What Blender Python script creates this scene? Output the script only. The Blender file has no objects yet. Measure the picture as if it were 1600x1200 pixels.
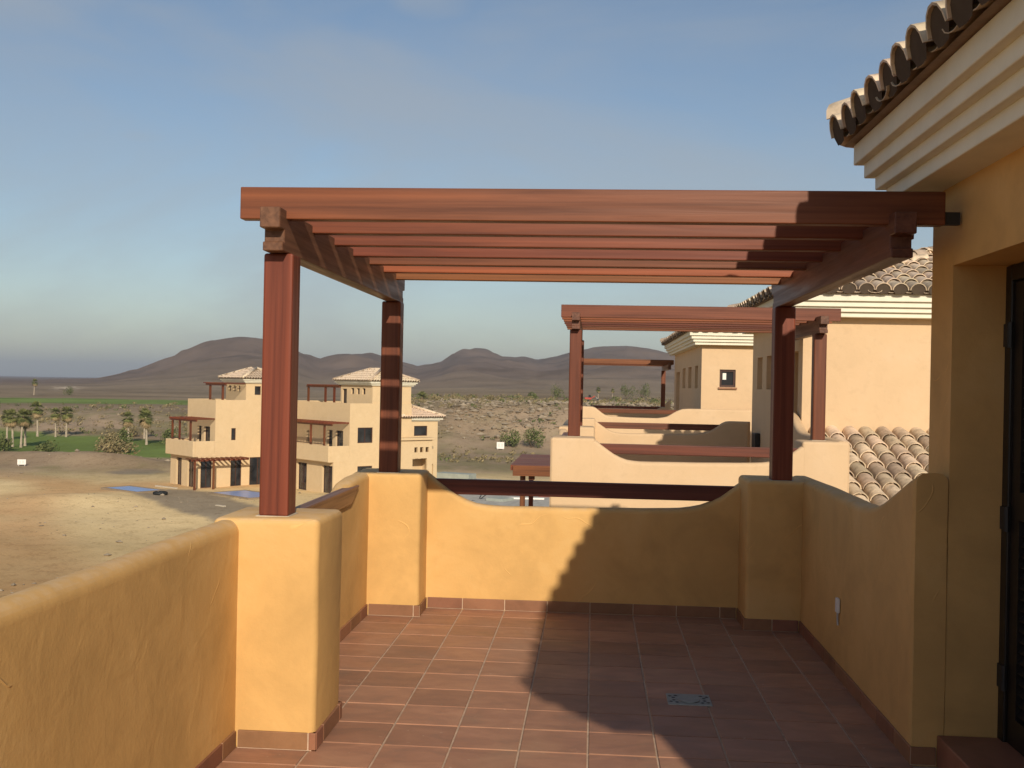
import bpy, bmesh, math, random
import numpy as np
from mathutils import Vector, Matrix, noise as mnoise

random.seed(7)
SC = bpy.context.scene
COL = SC.collection

# ------------------------------------------------------------------ camera
cam_d = bpy.data.cameras.new('camera'); cam = bpy.data.objects.new('camera', cam_d); COL.objects.link(cam)
SC.camera = cam
cam_d.sensor_width = 36.0; cam_d.lens = 38.25; cam_d.clip_start = 0.05; cam_d.clip_end = 30000
CAM = Vector((1.233, -4.885, 1.642))
YAW, PITCH, ROLL = math.radians(4.284), math.radians(0.0716), math.radians(1.164)
_fw = Vector((-math.sin(YAW) * math.cos(PITCH), math.cos(YAW) * math.cos(PITCH), math.sin(PITCH)))
_r0 = Vector((math.cos(YAW), math.sin(YAW), 0)); _u0 = _r0.cross(_fw)
_r = _r0 * math.cos(ROLL) + _u0 * math.sin(ROLL); _u = -_r0 * math.sin(ROLL) + _u0 * math.cos(ROLL)
m3 = Matrix((_r, _u, -_fw)).transposed()
cam.matrix_world = Matrix.Translation(CAM) @ m3.to_4x4()

# ------------------------------------------------------------------ light
SUN_DIR = Vector((0.50, -2.04, 1.0)).normalized()          # towards the sun
sun_el = math.asin(SUN_DIR.z); sun_az = math.atan2(SUN_DIR.x, SUN_DIR.y)
sl = bpy.data.lights.new('sun', 'SUN'); sl.energy = 5.0; sl.angle = math.radians(0.6); sl.color = (1.0, 0.87, 0.70)
so = bpy.data.objects.new('sun', sl); COL.objects.link(so)
so.rotation_euler = (-SUN_DIR).to_track_quat('-Z', 'Y').to_euler(); so.location = (20, -60, 40)

W = bpy.data.worlds.new('World'); SC.world = W; W.use_nodes = True
nt = W.node_tree; nt.nodes.clear()
def N(t, **kw):
    n = nt.nodes.new(t)
    for k, v in kw.items(): setattr(n, k, v)
    return n
sky = N('ShaderNodeTexSky', sky_type='NISHITA'); sky.sun_disc = False
sky.sun_elevation = sun_el; sky.sun_rotation = sun_az
sky.air_density = 1.0; sky.dust_density = 0.8; sky.ozone_density = 1.5; sky.altitude = 50
tc = N('ShaderNodeTexCoord')
def nl(a, b): nt.links.new(a, b)
# thin streaked cirrus and a few puffs over the whole dome
mp = N('ShaderNodeMapping'); mp.inputs['Rotation'].default_value = (0.0, 0.35, 0.3); mp.inputs['Scale'].default_value = (1.1, 1.1, 3.6)
nl(tc.outputs['Generated'], mp.inputs['Vector'])
n1 = N('ShaderNodeTexNoise'); n1.inputs['Scale'].default_value = 1.5; n1.inputs['Detail'].default_value = 7; n1.inputs['Roughness'].default_value = 0.55; n1.inputs['Distortion'].default_value = 0.5
nl(mp.outputs[0], n1.inputs['Vector'])
r1 = N('ShaderNodeMapRange'); r1.interpolation_type = 'SMOOTHSTEP'
for i, v in zip((1, 2, 3, 4), (0.40, 0.70, 0.0, 0.55)): r1.inputs[i].default_value = v
nl(n1.outputs['Fac'], r1.inputs[0])
def puff(direction, size, gain):
    v = Vector(direction).normalized()
    sub = N('ShaderNodeVectorMath', operation='SUBTRACT'); nl(tc.outputs['Generated'], sub.inputs[0]); sub.inputs[1].default_value = v
    sc_ = N('ShaderNodeVectorMath', operation='MULTIPLY'); nl(sub.outputs[0], sc_.inputs[0]); sc_.inputs[1].default_value = (1 / size[0], 1 / size[0], 1 / size[1])
    ns = N('ShaderNodeTexNoise'); ns.inputs['Scale'].default_value = 9; ns.inputs['Detail'].default_value = 5; nl(tc.outputs['Generated'], ns.inputs['Vector'])
    ln = N('ShaderNodeVectorMath', operation='LENGTH'); nl(sc_.outputs[0], ln.inputs[0])
    ad = N('ShaderNodeMath', operation='MULTIPLY_ADD'); nl(ns.outputs['Fac'], ad.inputs[0]); ad.inputs[1].default_value = 2.2; ad.inputs[2].default_value = -1.1
    su = N('ShaderNodeMath', operation='ADD'); nl(ln.outputs['Value'], su.inputs[0]); nl(ad.outputs[0], su.inputs[1])
    mr = N('ShaderNodeMapRange'); mr.interpolation_type = 'SMOOTHSTEP'
    for i, q in zip((1, 2, 3, 4), (1.1, 0.1, 0.0, gain)): mr.inputs[i].default_value = q
    nl(su.outputs[0], mr.inputs[0]); return mr.outputs[0]
acc = r1.outputs[0]
for d_, s_, g_ in (((-0.395, 0.91, 0.208), (0.052, 0.013), 0.34), ((-0.155, 0.93, 0.335), (0.045, 0.020), 0.34)):
    mx = N('ShaderNodeMath', operation='MAXIMUM'); nl(acc, mx.inputs[0]); nl(puff(d_, s_, g_), mx.inputs[1]); acc = mx.outputs[0]
mixc = N('ShaderNodeMix', data_type='RGBA'); mixc.inputs['B'].default_value = (4.3, 4.55, 4.75, 1)
nl(acc, mixc.inputs['Factor']); nl(sky.outputs[0], mixc.inputs['A'])
bg = N('ShaderNodeBackground'); bg.inputs['Strength'].default_value = 0.098
out = N('ShaderNodeOutputWorld'); nl(mixc.outputs['Result'], bg.inputs[0]); nl(bg.outputs[0], out.inputs[0])

vs = SC.view_settings
vs.view_transform = 'Standard'; vs.look = 'None'; vs.exposure = -0.09; vs.gamma = 1.0; vs.use_curve_mapping = False
try:
    SC.cycles.use_denoising = True; SC.cycles.max_bounces = 7; SC.cycles.diffuse_bounces = 4; SC.cycles.volume_bounces = 0
    SC.cycles.caustics_reflective = False; SC.cycles.caustics_refractive = False
except Exception: pass

# ------------------------------------------------------------------ helpers
def set_props(o, label=None, cat=None, group=None, kind=None):
    if label: o['label'] = label
    if cat: o['category'] = cat
    if group: o['group'] = group
    if kind: o['kind'] = kind
    return o

def empty(name, loc, label=None, cat=None, group=None, parent=None):
    o = bpy.data.objects.new(name, None); COL.objects.link(o); o.location = loc; o.empty_display_size = 0.2
    if parent: attach(o, parent)
    return set_props(o, label, cat, group)

def attach(o, parent):
    o.parent = parent
    o.matrix_parent_inverse = wm(parent).inverted()

def wm(o):
    m = o.matrix_basis.copy()
    if o.parent is not None: m = wm(o.parent) @ o.matrix_parent_inverse @ m
    return m

class MB:
    def __init__(s, xf=None): s.v = []; s.f = []; s.xf = xf
    def P(s, p): return tuple(s.xf(*p)) if s.xf else tuple(p)
    def add(s, vs_, fs):
        b = len(s.v); s.v += [s.P(p) for p in vs_]; s.f += [tuple(b + i for i in f) for f in fs]
    def box(s, x0, x1, y0, y1, z0, z1):
        s.add([(x0, y0, z0), (x1, y0, z0), (x1, y1, z0), (x0, y1, z0), (x0, y0, z1), (x1, y0, z1), (x1, y1, z1), (x0, y1, z1)],
              [(0, 3, 2, 1), (4, 5, 6, 7), (0, 1, 5, 4), (1, 2, 6, 5), (2, 3, 7, 6), (3, 0, 4, 7)])
    def quad(s, a, b, c, d): s.add([a, b, c, d], [(0, 1, 2, 3)])
    def prism(s, poly, axis, a0, a1):
        # poly: list of 2D points in the plane perpendicular to axis ('x': (y,z); 'y': (x,z); 'z': (x,y))
        def mk(p, a): return {'x': (a, p[0], p[1]), 'y': (p[0], a, p[1]), 'z': (p[0], p[1], a)}[axis]
        n = len(poly)
        s.add([mk(p, a0) for p in poly] + [mk(p, a1) for p in poly],
              [tuple(range(n)), tuple(range(2 * n - 1, n - 1, -1))] + [(i, (i + 1) % n, n + (i + 1) % n, n + i) for i in range(n)])
    def tube(s, pts, rad, seg=8, caps=True):
        rings = []
        for i, p in enumerate(pts):
            p = Vector(p)
            t = (Vector(pts[min(i + 1, len(pts) - 1)]) - Vector(pts[max(i - 1, 0)])).normalized()
            a = t.orthogonal().normalized(); b = t.cross(a)
            r = rad[i] if isinstance(rad, (list, tuple)) else rad
            rings.append([p + (a * math.cos(q) + b * math.sin(q)) * r for q in [2 * math.pi * k / seg for k in range(seg)]])
        vs_ = [tuple(q) for r_ in rings for q in r_]
        fs = [(i * seg + k, i * seg + (k + 1) % seg, (i + 1) * seg + (k + 1) % seg, (i + 1) * seg + k) for i in range(len(pts) - 1) for k in range(seg)]
        if caps: fs += [tuple(range(seg)), tuple(range((len(pts) - 1) * seg, len(pts) * seg))]
        s.add(vs_, fs)
    def build(s, name, mat, parent=None, bevel=0, seg=2, smooth=False, origin=None, recalc=True, merge=False, wob=0.0):
        me = bpy.data.meshes.new(name)
        vs_ = s.v
        if origin is None and vs_:
            a = np.array(vs_); origin = ((a[:, 0].min() + a[:, 0].max()) / 2, (a[:, 1].min() + a[:, 1].max()) / 2, a[:, 2].min())
        O = Vector(origin)
        me.from_pydata([tuple(Vector(p) - O) for p in vs_], [], s.f)
        if recalc or bevel or merge:
            bm = bmesh.new(); bm.from_mesh(me)
            if merge: bmesh.ops.remove_doubles(bm, verts=bm.verts, dist=1e-4)
            if recalc: bmesh.ops.recalc_face_normals(bm, faces=bm.faces)
            if bevel:
                ed = [e for e in bm.edges if len(e.link_faces) == 2 and e.calc_face_angle(0) > 0.5]
                bmesh.ops.bevel(bm, geom=ed, offset=bevel, segments=seg, profile=0.5, affect='EDGES', clamp_overlap=True)
            if wob:
                for v in bm.verts:
                    q = v.co + O
                    v.co += mnoise.noise_vector(q * 2.3) * wob
            bm.to_mesh(me); bm.free()
        if smooth:
            for p in me.polygons: p.use_smooth = True
        o = bpy.data.objects.new(name, me); COL.objects.link(o)
        if mat is not None: me.materials.append(mat)
        o.location = O
        if parent is not None: attach(o, parent)
        return o

def inst(name, me, mat4, parent):
    o = bpy.data.objects.new(name, me); COL.objects.link(o); o.matrix_basis = mat4
    if parent is not None: attach(o, parent)
    return o

# ------------------------------------------------------------------ materials
def newmat(name):
    m = bpy.data.materials.new(name); m.use_nodes = True; t = m.node_tree
    b = t.nodes['Principled BSDF']
    return m, t, b
def nd(t, ty, **kw):
    n = t.nodes.new(ty)
    for k, v in kw.items(): setattr(n, k, v)
    return n
def noise_node(t, vec, scale, detail=4, rough=0.55, dist=0.0):
    n = nd(t, 'ShaderNodeTexNoise'); n.inputs['Scale'].default_value = scale; n.inputs['Detail'].default_value = detail
    n.inputs['Roughness'].default_value = rough; n.inputs['Distortion'].default_value = dist
    t.links.new(vec, n.inputs['Vector']); return n
def ramp(t, fac, stops):
    r = nd(t, 'ShaderNodeValToRGB'); e = r.color_ramp.elements
    e[0].position, e[0].color = stops[0][0], (*stops[0][1], 1)
    e[1].position, e[1].color = stops[-1][0], (*stops[-1][1], 1)
    for p, c in stops[1:-1]:
        q = e.new(p); q.color = (*c, 1)
    t.links.new(fac, r.inputs[0]); return r
def mixrgb(t, a, b, fac, mode='MIX'):
    m = nd(t, 'ShaderNodeMix', data_type='RGBA', blend_type=mode)
    for s_, v in (('A', a), ('B', b), ('Factor', fac)):
        if isinstance(v, (int, float)): m.inputs[s_].default_value = v
        elif isinstance(v, tuple): m.inputs[s_].default_value = (*v, 1)
        else: t.links.new(v, m.inputs[s_])
    return m.outputs['Result']
def mrange(t, v, a, b, c=0.0, d=1.0, smooth=True):
    m = nd(t, 'ShaderNodeMapRange'); m.interpolation_type = 'SMOOTHSTEP' if smooth else 'LINEAR'
    for i, q in zip((1, 2, 3, 4), (a, b, c, d)): m.inputs[i].default_value = q
    t.links.new(v, m.inputs[0]); return m.outputs[0]
def math_(t, op, a, b=0.0):
    m = nd(t, 'ShaderNodeMath', operation=op)
    for i, v in enumerate((a, b)):
        if isinstance(v, (int, float)): m.inputs[i].default_value = v
        else: t.links.new(v, m.inputs[i])
    return m.outputs[0]
def bump(t, b, h, strength, dist, prev=None):
    n = nd(t, 'ShaderNodeBump'); n.inputs['Strength'].default_value = strength; n.inputs['Distance'].default_value = dist
    t.links.new(h, n.inputs['Height'])
    if prev is not None: t.links.new(prev, n.inputs['Normal'])
    t.links.new(n.outputs[0], b.inputs['Normal']); return n.outputs[0]
ALB = 0.95
def alb(c): return tuple(x * ALB for x in c)
def shade(c, k): return tuple(max(0, min(1, x * k)) for x in c)

def plaster(name, c, blotch=0.16, scratch=True, rough=0.75, spec=0.25):
    c = alb(c); m, t, b = newmat(name)
    g = nd(t, 'ShaderNodeNewGeometry').outputs['Position']
    big = noise_node(t, g, 2.1, 5, 0.6, 0.4); mid = noise_node(t, g, 9, 4, 0.6)
    col = ramp(t, big.outputs['Fac'], [(0.30, shade(c, 1 - blotch)), (0.52, c), (0.72, tuple(min(1, x * (1 + blotch * k)) for x, k in zip(c, (0.35, 0.7, 1.4))))])
    col = mixrgb(t, col.outputs[0], shade(c, 0.86), mrange(t, mid.outputs['Fac'], 0.52, 0.75, 0, 0.45))
    if scratch:
        sx = nd(t, 'ShaderNodeSeparateXYZ'); t.links.new(nd(t, 'ShaderNodeNewGeometry').outputs['True Normal'], sx.inputs[0])
        dm = noise_node(t, g, 14, 4, 0.6); dmk = math_(t, 'MULTIPLY', mrange(t, sx.outputs['Z'], 0.35, 0.95), mrange(t, dm.outputs['Fac'], 0.35, 0.62, 0.08, 0.42))
        col = mixrgb(t, col, alb((0.66, 0.50, 0.32)), dmk)
    t.links.new(col, b.inputs['Base Color'])
    b.inputs['Roughness'].default_value = rough; b.inputs['Specular IOR Level'].default_value = spec
    fine = noise_node(t, g, 60, 3, 0.6)
    nrm = bump(t, b, fine.outputs['Fac'], 0.25, 0.004)
    und = noise_node(t, g, 5.5, 2, 0.5, 0.6)
    nrm = bump(t, b, und.outputs['Fac'], 0.16, 0.03, nrm)
    if scratch:
        # partial trowel arcs, sparse
        for sc_, rad, w_, lo in ((1.5, 0.30, 0.0060, 0.54), (1.05, 0.36, 0.0048, 0.56)):
            wv = nd(t, 'ShaderNodeTexVoronoi', feature='F1'); wv.inputs['Scale'].default_value = sc_
            dv = noise_node(t, g, 2.2, 2, 0.5)
            vm = nd(t, 'ShaderNodeVectorMath', operation='MULTIPLY_ADD'); t.links.new(dv.outputs['Color'], vm.inputs[0]); vm.inputs[1].default_value = (0.34, 0.34, 0.34); t.links.new(g, vm.inputs[2])
            t.links.new(vm.outputs[0], wv.inputs['Vector'])
            line = mrange(t, math_(t, 'ABSOLUTE', math_(t, 'SUBTRACT', wv.outputs['Distance'], rad)), 0.0, w_, 1, 0)
            msk = noise_node(t, g, 3.3 * sc_, 2, 0.5); line = math_(t, 'MULTIPLY', line, mrange(t, msk.outputs['Fac'], lo, lo + 0.1))
            nrm = bump(t, b, line, 0.5, 0.005, nrm)
            col = mixrgb(t, col, shade(c, 1.3), math_(t, 'MULTIPLY', line, 0.55))
        t.links.new(col, b.inputs['Base Color'])
    return m

def wood(name, axis, dark=(0.085, 0.022, 0.0105), light=(0.192, 0.054, 0.025)):
    dark, light = alb(dark), alb(light); m, t, b = newmat(name)
    oc = nd(t, 'ShaderNodeTexCoord').outputs['Object']
    oi = nd(t, 'ShaderNodeObjectInfo')
    add = nd(t, 'ShaderNodeVectorMath', operation='ADD'); t.links.new(oc, add.inputs[0])
    cv = nd(t, 'ShaderNodeCombineXYZ'); r10 = math_(t, 'MULTIPLY', oi.outputs['Random'], 13.0)
    for i in range(3): t.links.new(r10, cv.inputs[i])
    t.links.new(cv.outputs[0], add.inputs[1])
    mp_ = nd(t, 'ShaderNodeMapping'); sc_ = [26, 26, 26]; sc_['xyz'.index(axis)] = 0.9; mp_.inputs['Scale'].default_value = sc_
    t.links.new(add.outputs[0], mp_.inputs['Vector'])
    gr = noise_node(t, mp_.outputs[0], 1.0, 6, 0.6, 0.6)
    mp2 = nd(t, 'ShaderNodeMapping'); s2 = [19, 19, 19]; s2['xyz'.index(axis)] = 0.3; mp2.inputs['Scale'].default_value = s2
    t.links.new(add.outputs[0], mp2.inputs['Vector'])
    band = noise_node(t, mp2.outputs[0], 1.0, 3, 0.5, 1.2)
    f = math_(t, 'ADD', math_(t, 'MULTIPLY', gr.outputs['Fac'], 0.55), math_(t, 'MULTIPLY', band.outputs['Fac'], 0.55))
    c = ramp(t, f, [(0.40, dark), (0.55, tuple((a + d) / 2 for a, d in zip(dark, light))), (0.70, light)])
    hv = nd(t, 'ShaderNodeHueSaturation'); t.links.new(c.outputs[0], hv.inputs['Color'])
    t.links.new(mrange(t, oi.outputs['Random'], 0, 1, 0.86, 1.22, False), hv.inputs['Value'])
    t.links.new(mrange(t, math_(t, 'FRACT', math_(t, 'MULTIPLY', oi.outputs['Random'], 7.3)), 0, 1, 0.494, 0.516, False), hv.inputs['Hue'])
    t.links.new(hv.outputs[0], b.inputs['Base Color'])
    b.inputs['Roughness'].default_value = 0.48; b.inputs['Specular IOR Level'].default_value = 0.28
    t.links.new(mrange(t, gr.outputs['Fac'], 0.3, 0.7, 0.55, 0.40), b.inputs['Roughness'])
    bump(t, b, gr.outputs['Fac'], 0.25, 0.003)
    return m

def clay(name, c, var=0.35, mott=True, rough=0.6, spec=0.3, scale=9):
    c = alb(c); m, t, b = newmat(name)
    g = nd(t, 'ShaderNodeNewGeometry').outputs['Position']
    oi = nd(t, 'ShaderNodeObjectInfo')
    n = noise_node(t, g, scale, 5, 0.62, 0.3); n2 = noise_node(t, g, scale * 6, 3, 0.6)
    col = ramp(t, n.outputs['Fac'], [(0.30, shade(c, 1 - var)), (0.5, c), (0.72, shade(c, 1 + var * 0.55))]).outputs[0]
    if mott: col = mixrgb(t, col, alb((0.30, 0.27, 0.22)), mrange(t, n2.outputs['Fac'], 0.56, 0.72, 0, 0.35))
    hv = nd(t, 'ShaderNodeHueSaturation'); t.links.new(col, hv.inputs['Color'])
    t.links.new(mrange(t, oi.outputs['Random'], 0, 1, 1 - var * 0.75, 1 + var * 0.6, False), hv.inputs['Value'])
    t.links.new(mrange(t, math_(t, 'FRACT', math_(t, 'MULTIPLY', oi.outputs['Random'], 11.7)), 0, 1, 0.488, 0.512, False), hv.inputs['Hue'])
    t.links.new(hv.outputs[0], b.inputs['Base Color'])
    b.inputs['Roughness'].default_value = rough; b.inputs['Specular IOR Level'].default_value = spec
    bump(t, b, n2.outputs['Fac'], 0.3, 0.004)
    return m

def floor_tile_mat():
    m, t, b = newmat('terracotta_floor_tile')
    g = nd(t, 'ShaderNodeNewGeometry').outputs['Position']; oi = nd(t, 'ShaderNodeObjectInfo')
    mp_ = nd(t, 'ShaderNodeMapping'); mp_.inputs['Scale'].default_value = (3.0, 6.0, 3.0)
    off = nd(t, 'ShaderNodeVectorMath', operation='ADD'); t.links.new(g, off.inputs[0])
    cv = nd(t, 'ShaderNodeCombineXYZ'); rr = math_(t, 'MULTIPLY', oi.outputs['Random'], 40.0)
    for i in range(3): t.links.new(rr, cv.inputs[i])
    t.links.new(cv.outputs[0], off.inputs[1]); t.links.new(off.outputs[0], mp_.inputs['Vector'])
    n = noise_node(t, mp_.outputs[0], 1.3, 5, 0.6, 0.8)
    col = ramp(t, n.outputs['Fac'], [(0.28, alb((0.262, 0.145, 0.095))), (0.47, alb((0.335, 0.168, 0.104))), (0.70, alb((0.41, 0.212, 0.13)))]).outputs[0]
    hv = nd(t, 'ShaderNodeHueSaturation'); t.links.new(col, hv.inputs['Color'])
    t.links.new(mrange(t, oi.outputs['Random'], 0, 1, 0.85, 1.15, False), hv.inputs['Value'])
    dust = noise_node(t, g, 1.7, 6, 0.65, 0.5)
    c2 = mixrgb(t, hv.outputs[0], alb((0.42, 0.29, 0.19)), mrange(t, dust.outputs['Fac'], 0.42, 0.75, 0.02, 0.34))
    sp = noise_node(t, g, 30, 2, 0.5); c2 = mixrgb(t, c2, alb((0.55, 0.42, 0.30)), mrange(t, sp.outputs['Fac'], 0.70, 0.76, 0, 0.4))
    t.links.new(c2, b.inputs['Base Color']); b.inputs['Roughness'].default_value = 0.55; b.inputs['Specular IOR Level'].default_value = 0.35
    t.links.new(mrange(t, dust.outputs['Fac'], 0.35, 0.7, 0.45, 0.75), b.inputs['Roughness'])
    bump(t, b, n.outputs['Fac'], 0.2, 0.003)
    return m

def flat(name, c, rough=0.6, spec=0.3, metal=0.0, var=0.12, scale=12, bmp=0.15):
    c = alb(c); m, t, b = newmat(name)
    g = nd(t, 'ShaderNodeNewGeometry').outputs['Position']
    n = noise_node(t, g, scale, 4, 0.6)
    t.links.new(ramp(t, n.outputs['Fac'], [(0.3, shade(c, 1 - var)), (0.7, shade(c, 1 + var))]).outputs[0], b.inputs['Base Color'])
    b.inputs['Roughness'].default_value = rough; b.inputs['Specular IOR Level'].default_value = spec; b.inputs['Metallic'].default_value = metal
    if bmp: bump(t, b, n.outputs['Fac'], bmp, 0.004)
    return m

def glass(name, c=(0.02, 0.022, 0.025)):
    m, t, b = newmat(name)
    g = nd(t, 'ShaderNodeNewGeometry').outputs['Position']; n = noise_node(t, g, 1.2, 2)
    t.links.new(ramp(t, n.outputs['Fac'], [(0.35, shade(c, 0.6)), (0.7, shade(c, 1.7))]).outputs[0], b.inputs['Base Color'])
    b.inputs['Roughness'].default_value = 0.06; b.inputs['Specular IOR Level'].default_value = 0.5
    return m

def leafmat(name, a, c):
    a, c = alb(a), alb(c); m, t, b = newmat(name)
    g = nd(t, 'ShaderNodeNewGeometry'); oi = nd(t, 'ShaderNodeObjectInfo')
    n = noise_node(t, g.outputs['Position'], 1.1, 4, 0.6)
    f = math_(t, 'ADD', math_(t, 'MULTIPLY', n.outputs['Fac'], 0.7), math_(t, 'MULTIPLY', g.outputs['Random Per Island'], 0.3))
    t.links.new(ramp(t, f, [(0.3, a), (0.75, c)]).outputs[0], b.inputs['Base Color'])
    b.inputs['Roughness'].default_value = 0.7; b.inputs['Specular IOR Level'].default_value = 0.15
    return m

M = {}
M['ocher'] = plaster('ocher_lime_plaster', (0.655, 0.40, 0.145))
M['cream'] = plaster('cream_plaster', (0.63, 0.455, 0.276), blotch=0.05, scratch=False)
M['pale'] = plaster('pale_villa_plaster', (0.65, 0.49, 0.29), blotch=0.05, scratch=False)
M['cornice'] = flat('cream_cornice_paint', (0.76, 0.73, 0.60), 0.7, 0.2, var=0.05, scale=5, bmp=0.1)
M['wx'] = wood('varnished_wood_x', 'x'); M['wy'] = wood('varnished_wood_y', 'y'); M['wz'] = wood('varnished_wood_z', 'z')
M['wxo'] = wood('orange_varnished_wood', 'x', (0.15, 0.042, 0.015), (0.29, 0.085, 0.029))
M['wgirder'] = wood('brown_girder_wood', 'y', (0.08, 0.032, 0.02), (0.175, 0.075, 0.046))
M['wdark'] = wood('dark_rail_wood', 'x', (0.075, 0.024, 0.016), (0.17, 0.052, 0.031)); M['wdarky'] = wood('dark_rail_wood_y', 'y', (0.11, 0.045, 0.024), (0.24, 0.10, 0.052))
M['tile'] = floor_tile_mat()
M['grout'] = flat('pale_grout', (0.52, 0.38, 0.275), 0.85, 0.1, var=0.18, scale=14)
M['skirt'] = clay('terracotta_skirting', (0.265, 0.125, 0.068), 0.22, False, 0.5, 0.35, 5)
M['rooftile'] = clay('weathered_clay_tile', (0.64, 0.51, 0.365), 0.42)
M['roofbed'] = clay('roof_mortar_bed', (0.26, 0.19, 0.13), 0.25, False)
M['eaveshade'] = flat('eave_hollow_shade', (0.085, 0.065, 0.048), 0.95, 0.05)  # near-black colour stands for the shade inside the hollow tile ends
M['mortar'] = flat('hip_mortar', (0.62, 0.56, 0.46), 0.85, 0.1)
M['door'] = flat('dark_door_wood', (0.012, 0.009, 0.007), 0.45, 0.4, var=0.3)
M['iron'] = flat('black_iron', (0.02, 0.02, 0.02), 0.5, 0.4)
M['steel'] = flat('brushed_drain_steel', (0.30, 0.32, 0.29), 0.42, 0.5, 0.6, var=0.2, scale=30)
M['plastic'] = flat('white_plastic', (0.75, 0.75, 0.72), 0.4, 0.4, var=0.03)
M['glass'] = glass('dark_window_glass'); M['frame'] = flat('dark_brown_frame', (0.06, 0.028, 0.02), 0.5, 0.3)
M['bronzeglass'] = glass('bronze_window_glass', (0.05, 0.04, 0.035))
M['concrete'] = flat('pale_concrete', (0.40, 0.39, 0.35), 0.85, 0.15, var=0.2, scale=2)
M['ggrey'] = flat('grey_green_panel', (0.34, 0.37, 0.33), 0.7, 0.2, var=0.12, scale=3)
M['paving'] = flat('dusty_paving', (0.27, 0.21, 0.145), 0.9, 0.1, var=0.14, scale=0.7)
M['pool'] = flat('blue_pool_lining', (0.24, 0.34, 0.60), 0.35, 0.4, var=0.12, scale=0.8)
M['rim'] = flat('pool_rim_stone', (0.50, 0.44, 0.34), 0.8, 0.2)
M['red'] = flat('red_machine_paint', (0.42, 0.05, 0.03), 0.45, 0.4)
M['white'] = flat('white_board_paint', (0.80, 0.78, 0.72), 0.6, 0.3, var=0.04)
M['greyp'] = flat('grey_print', (0.45, 0.44, 0.42), 0.6, 0.3)
M['print'] = flat('faint_grey_print', (0.66, 0.645, 0.60), 0.6, 0.3)
M['rubber'] = flat('black_rubber', (0.02, 0.022, 0.022), 0.6, 0.3)
M['stone'] = clay('pale_rubble_stone', (0.44, 0.36, 0.26), 0.4, False, 0.9, 0.1, 0.6)
M['trunk'] = flat('pale_palm_trunk', (0.38, 0.32, 0.24), 0.9, 0.1, var=0.25, scale=4)
M['frond'] = leafmat('palm_frond', (0.075, 0.095, 0.032), (0.25, 0.25, 0.09))
M['deadfrond'] = leafmat('dry_palm_frond', (0.24, 0.17, 0.085), (0.44, 0.33, 0.18))
M['shrub'] = leafmat('green_shrub', (0.06, 0.085, 0.028), (0.19, 0.205, 0.075))
M['dryshrub'] = leafmat('dry_shrub', (0.15, 0.125, 0.06), (0.33, 0.265, 0.14))
M['bark'] = flat('shrub_bark', (0.14, 0.10, 0.07), 0.9, 0.1)

# ------------------------------------------------------------------ terrain
def vnoise(x, y, seed=0):
    xi = np.floor(x).astype(np.int64); yi = np.floor(y).astype(np.int64)
    fx = x - xi; fy = y - yi; fx = fx * fx * (3 - 2 * fx); fy = fy * fy * (3 - 2 * fy)
    def h(a, b):
        k = (a * 374761393 + b * 668265263 + seed * 1442695041) & 0xffffffff
        k = ((k ^ (k >> 13)) * 1274126177) & 0xffffffff
        return ((k ^ (k >> 16)) & 0xffff) / 65535.0
    return (h(xi, yi) * (1 - fx) + h(xi + 1, yi) * fx) * (1 - fy) + (h(xi, yi + 1) * (1 - fx) + h(xi + 1, yi + 1) * fx) * fy
def fbm(x, y, o=5, seed=0):
    s = 0; a = 0.5; t = 0
    for i in range(o):
        s = s + a * vnoise(x, y, seed + i); t += a; x = x * 2.03; y = y * 2.03; a *= 0.5
    return s / t
def sstep(x, a, b):
    q = np.clip((x - a) / (b - a), 0, 1); return q * q * (3 - 2 * q)

GZ = -6.8
SKY_AZ = np.array([-180, -75, -60, -45, -36, -29.5, -27.8, -25.2, -23.3, -21.6, -19.8, -18.5, -17.6, -16.3, -14.6, -14.3, -12.8, -11.7, -10.35, -9.3, -8.0, -7.2, -6.3, -5.5, -4.8, -3.6, -3.0, -1.95, -0.95, 0.4, 1.7, 2.9, 4.05, 5.4, 7.3, 10.5, 16, 25, 35, 50, 70, 180.])
SKY_EL = np.array([0, 0.1, 0.7, 0.3, 0.1, 0.02, 0.05, 0.14, 0.34, 0.87, 1.56, 1.76, 1.79, 1.56, 0.91, 0.85, 1.27, 1.36, 0.96, 0.68, 0.91, 1.33, 1.52, 1.50, 1.35, 1.44, 1.32, 1.51, 1.89, 2.15, 2.18, 2.06, 1.75, 1.30, 0.95, 0.7, 1.1, 0.5, 0.9, 0.4, 0.1, 0.])
def plateau(x, y):
    az = np.degrees(np.arctan2(x - CAM.x, y - CAM.y))
    k = sstep(az, -15, -7)
    top = -4.7 + 3.6 * k
    n = fbm(x * 0.03, y * 0.03, 3, 5) - 0.5
    a = 146 - 12 * k + 26 * n; b = 232 - 62 * k + 30 * n
    d = np.hypot(x - CAM.x, y - CAM.y)
    return GZ + (top - GZ) * sstep(d, a, b) * sstep(y, 40, 120), sstep(d, a, b) * sstep(y, 40, 120), k, az, d
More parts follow.
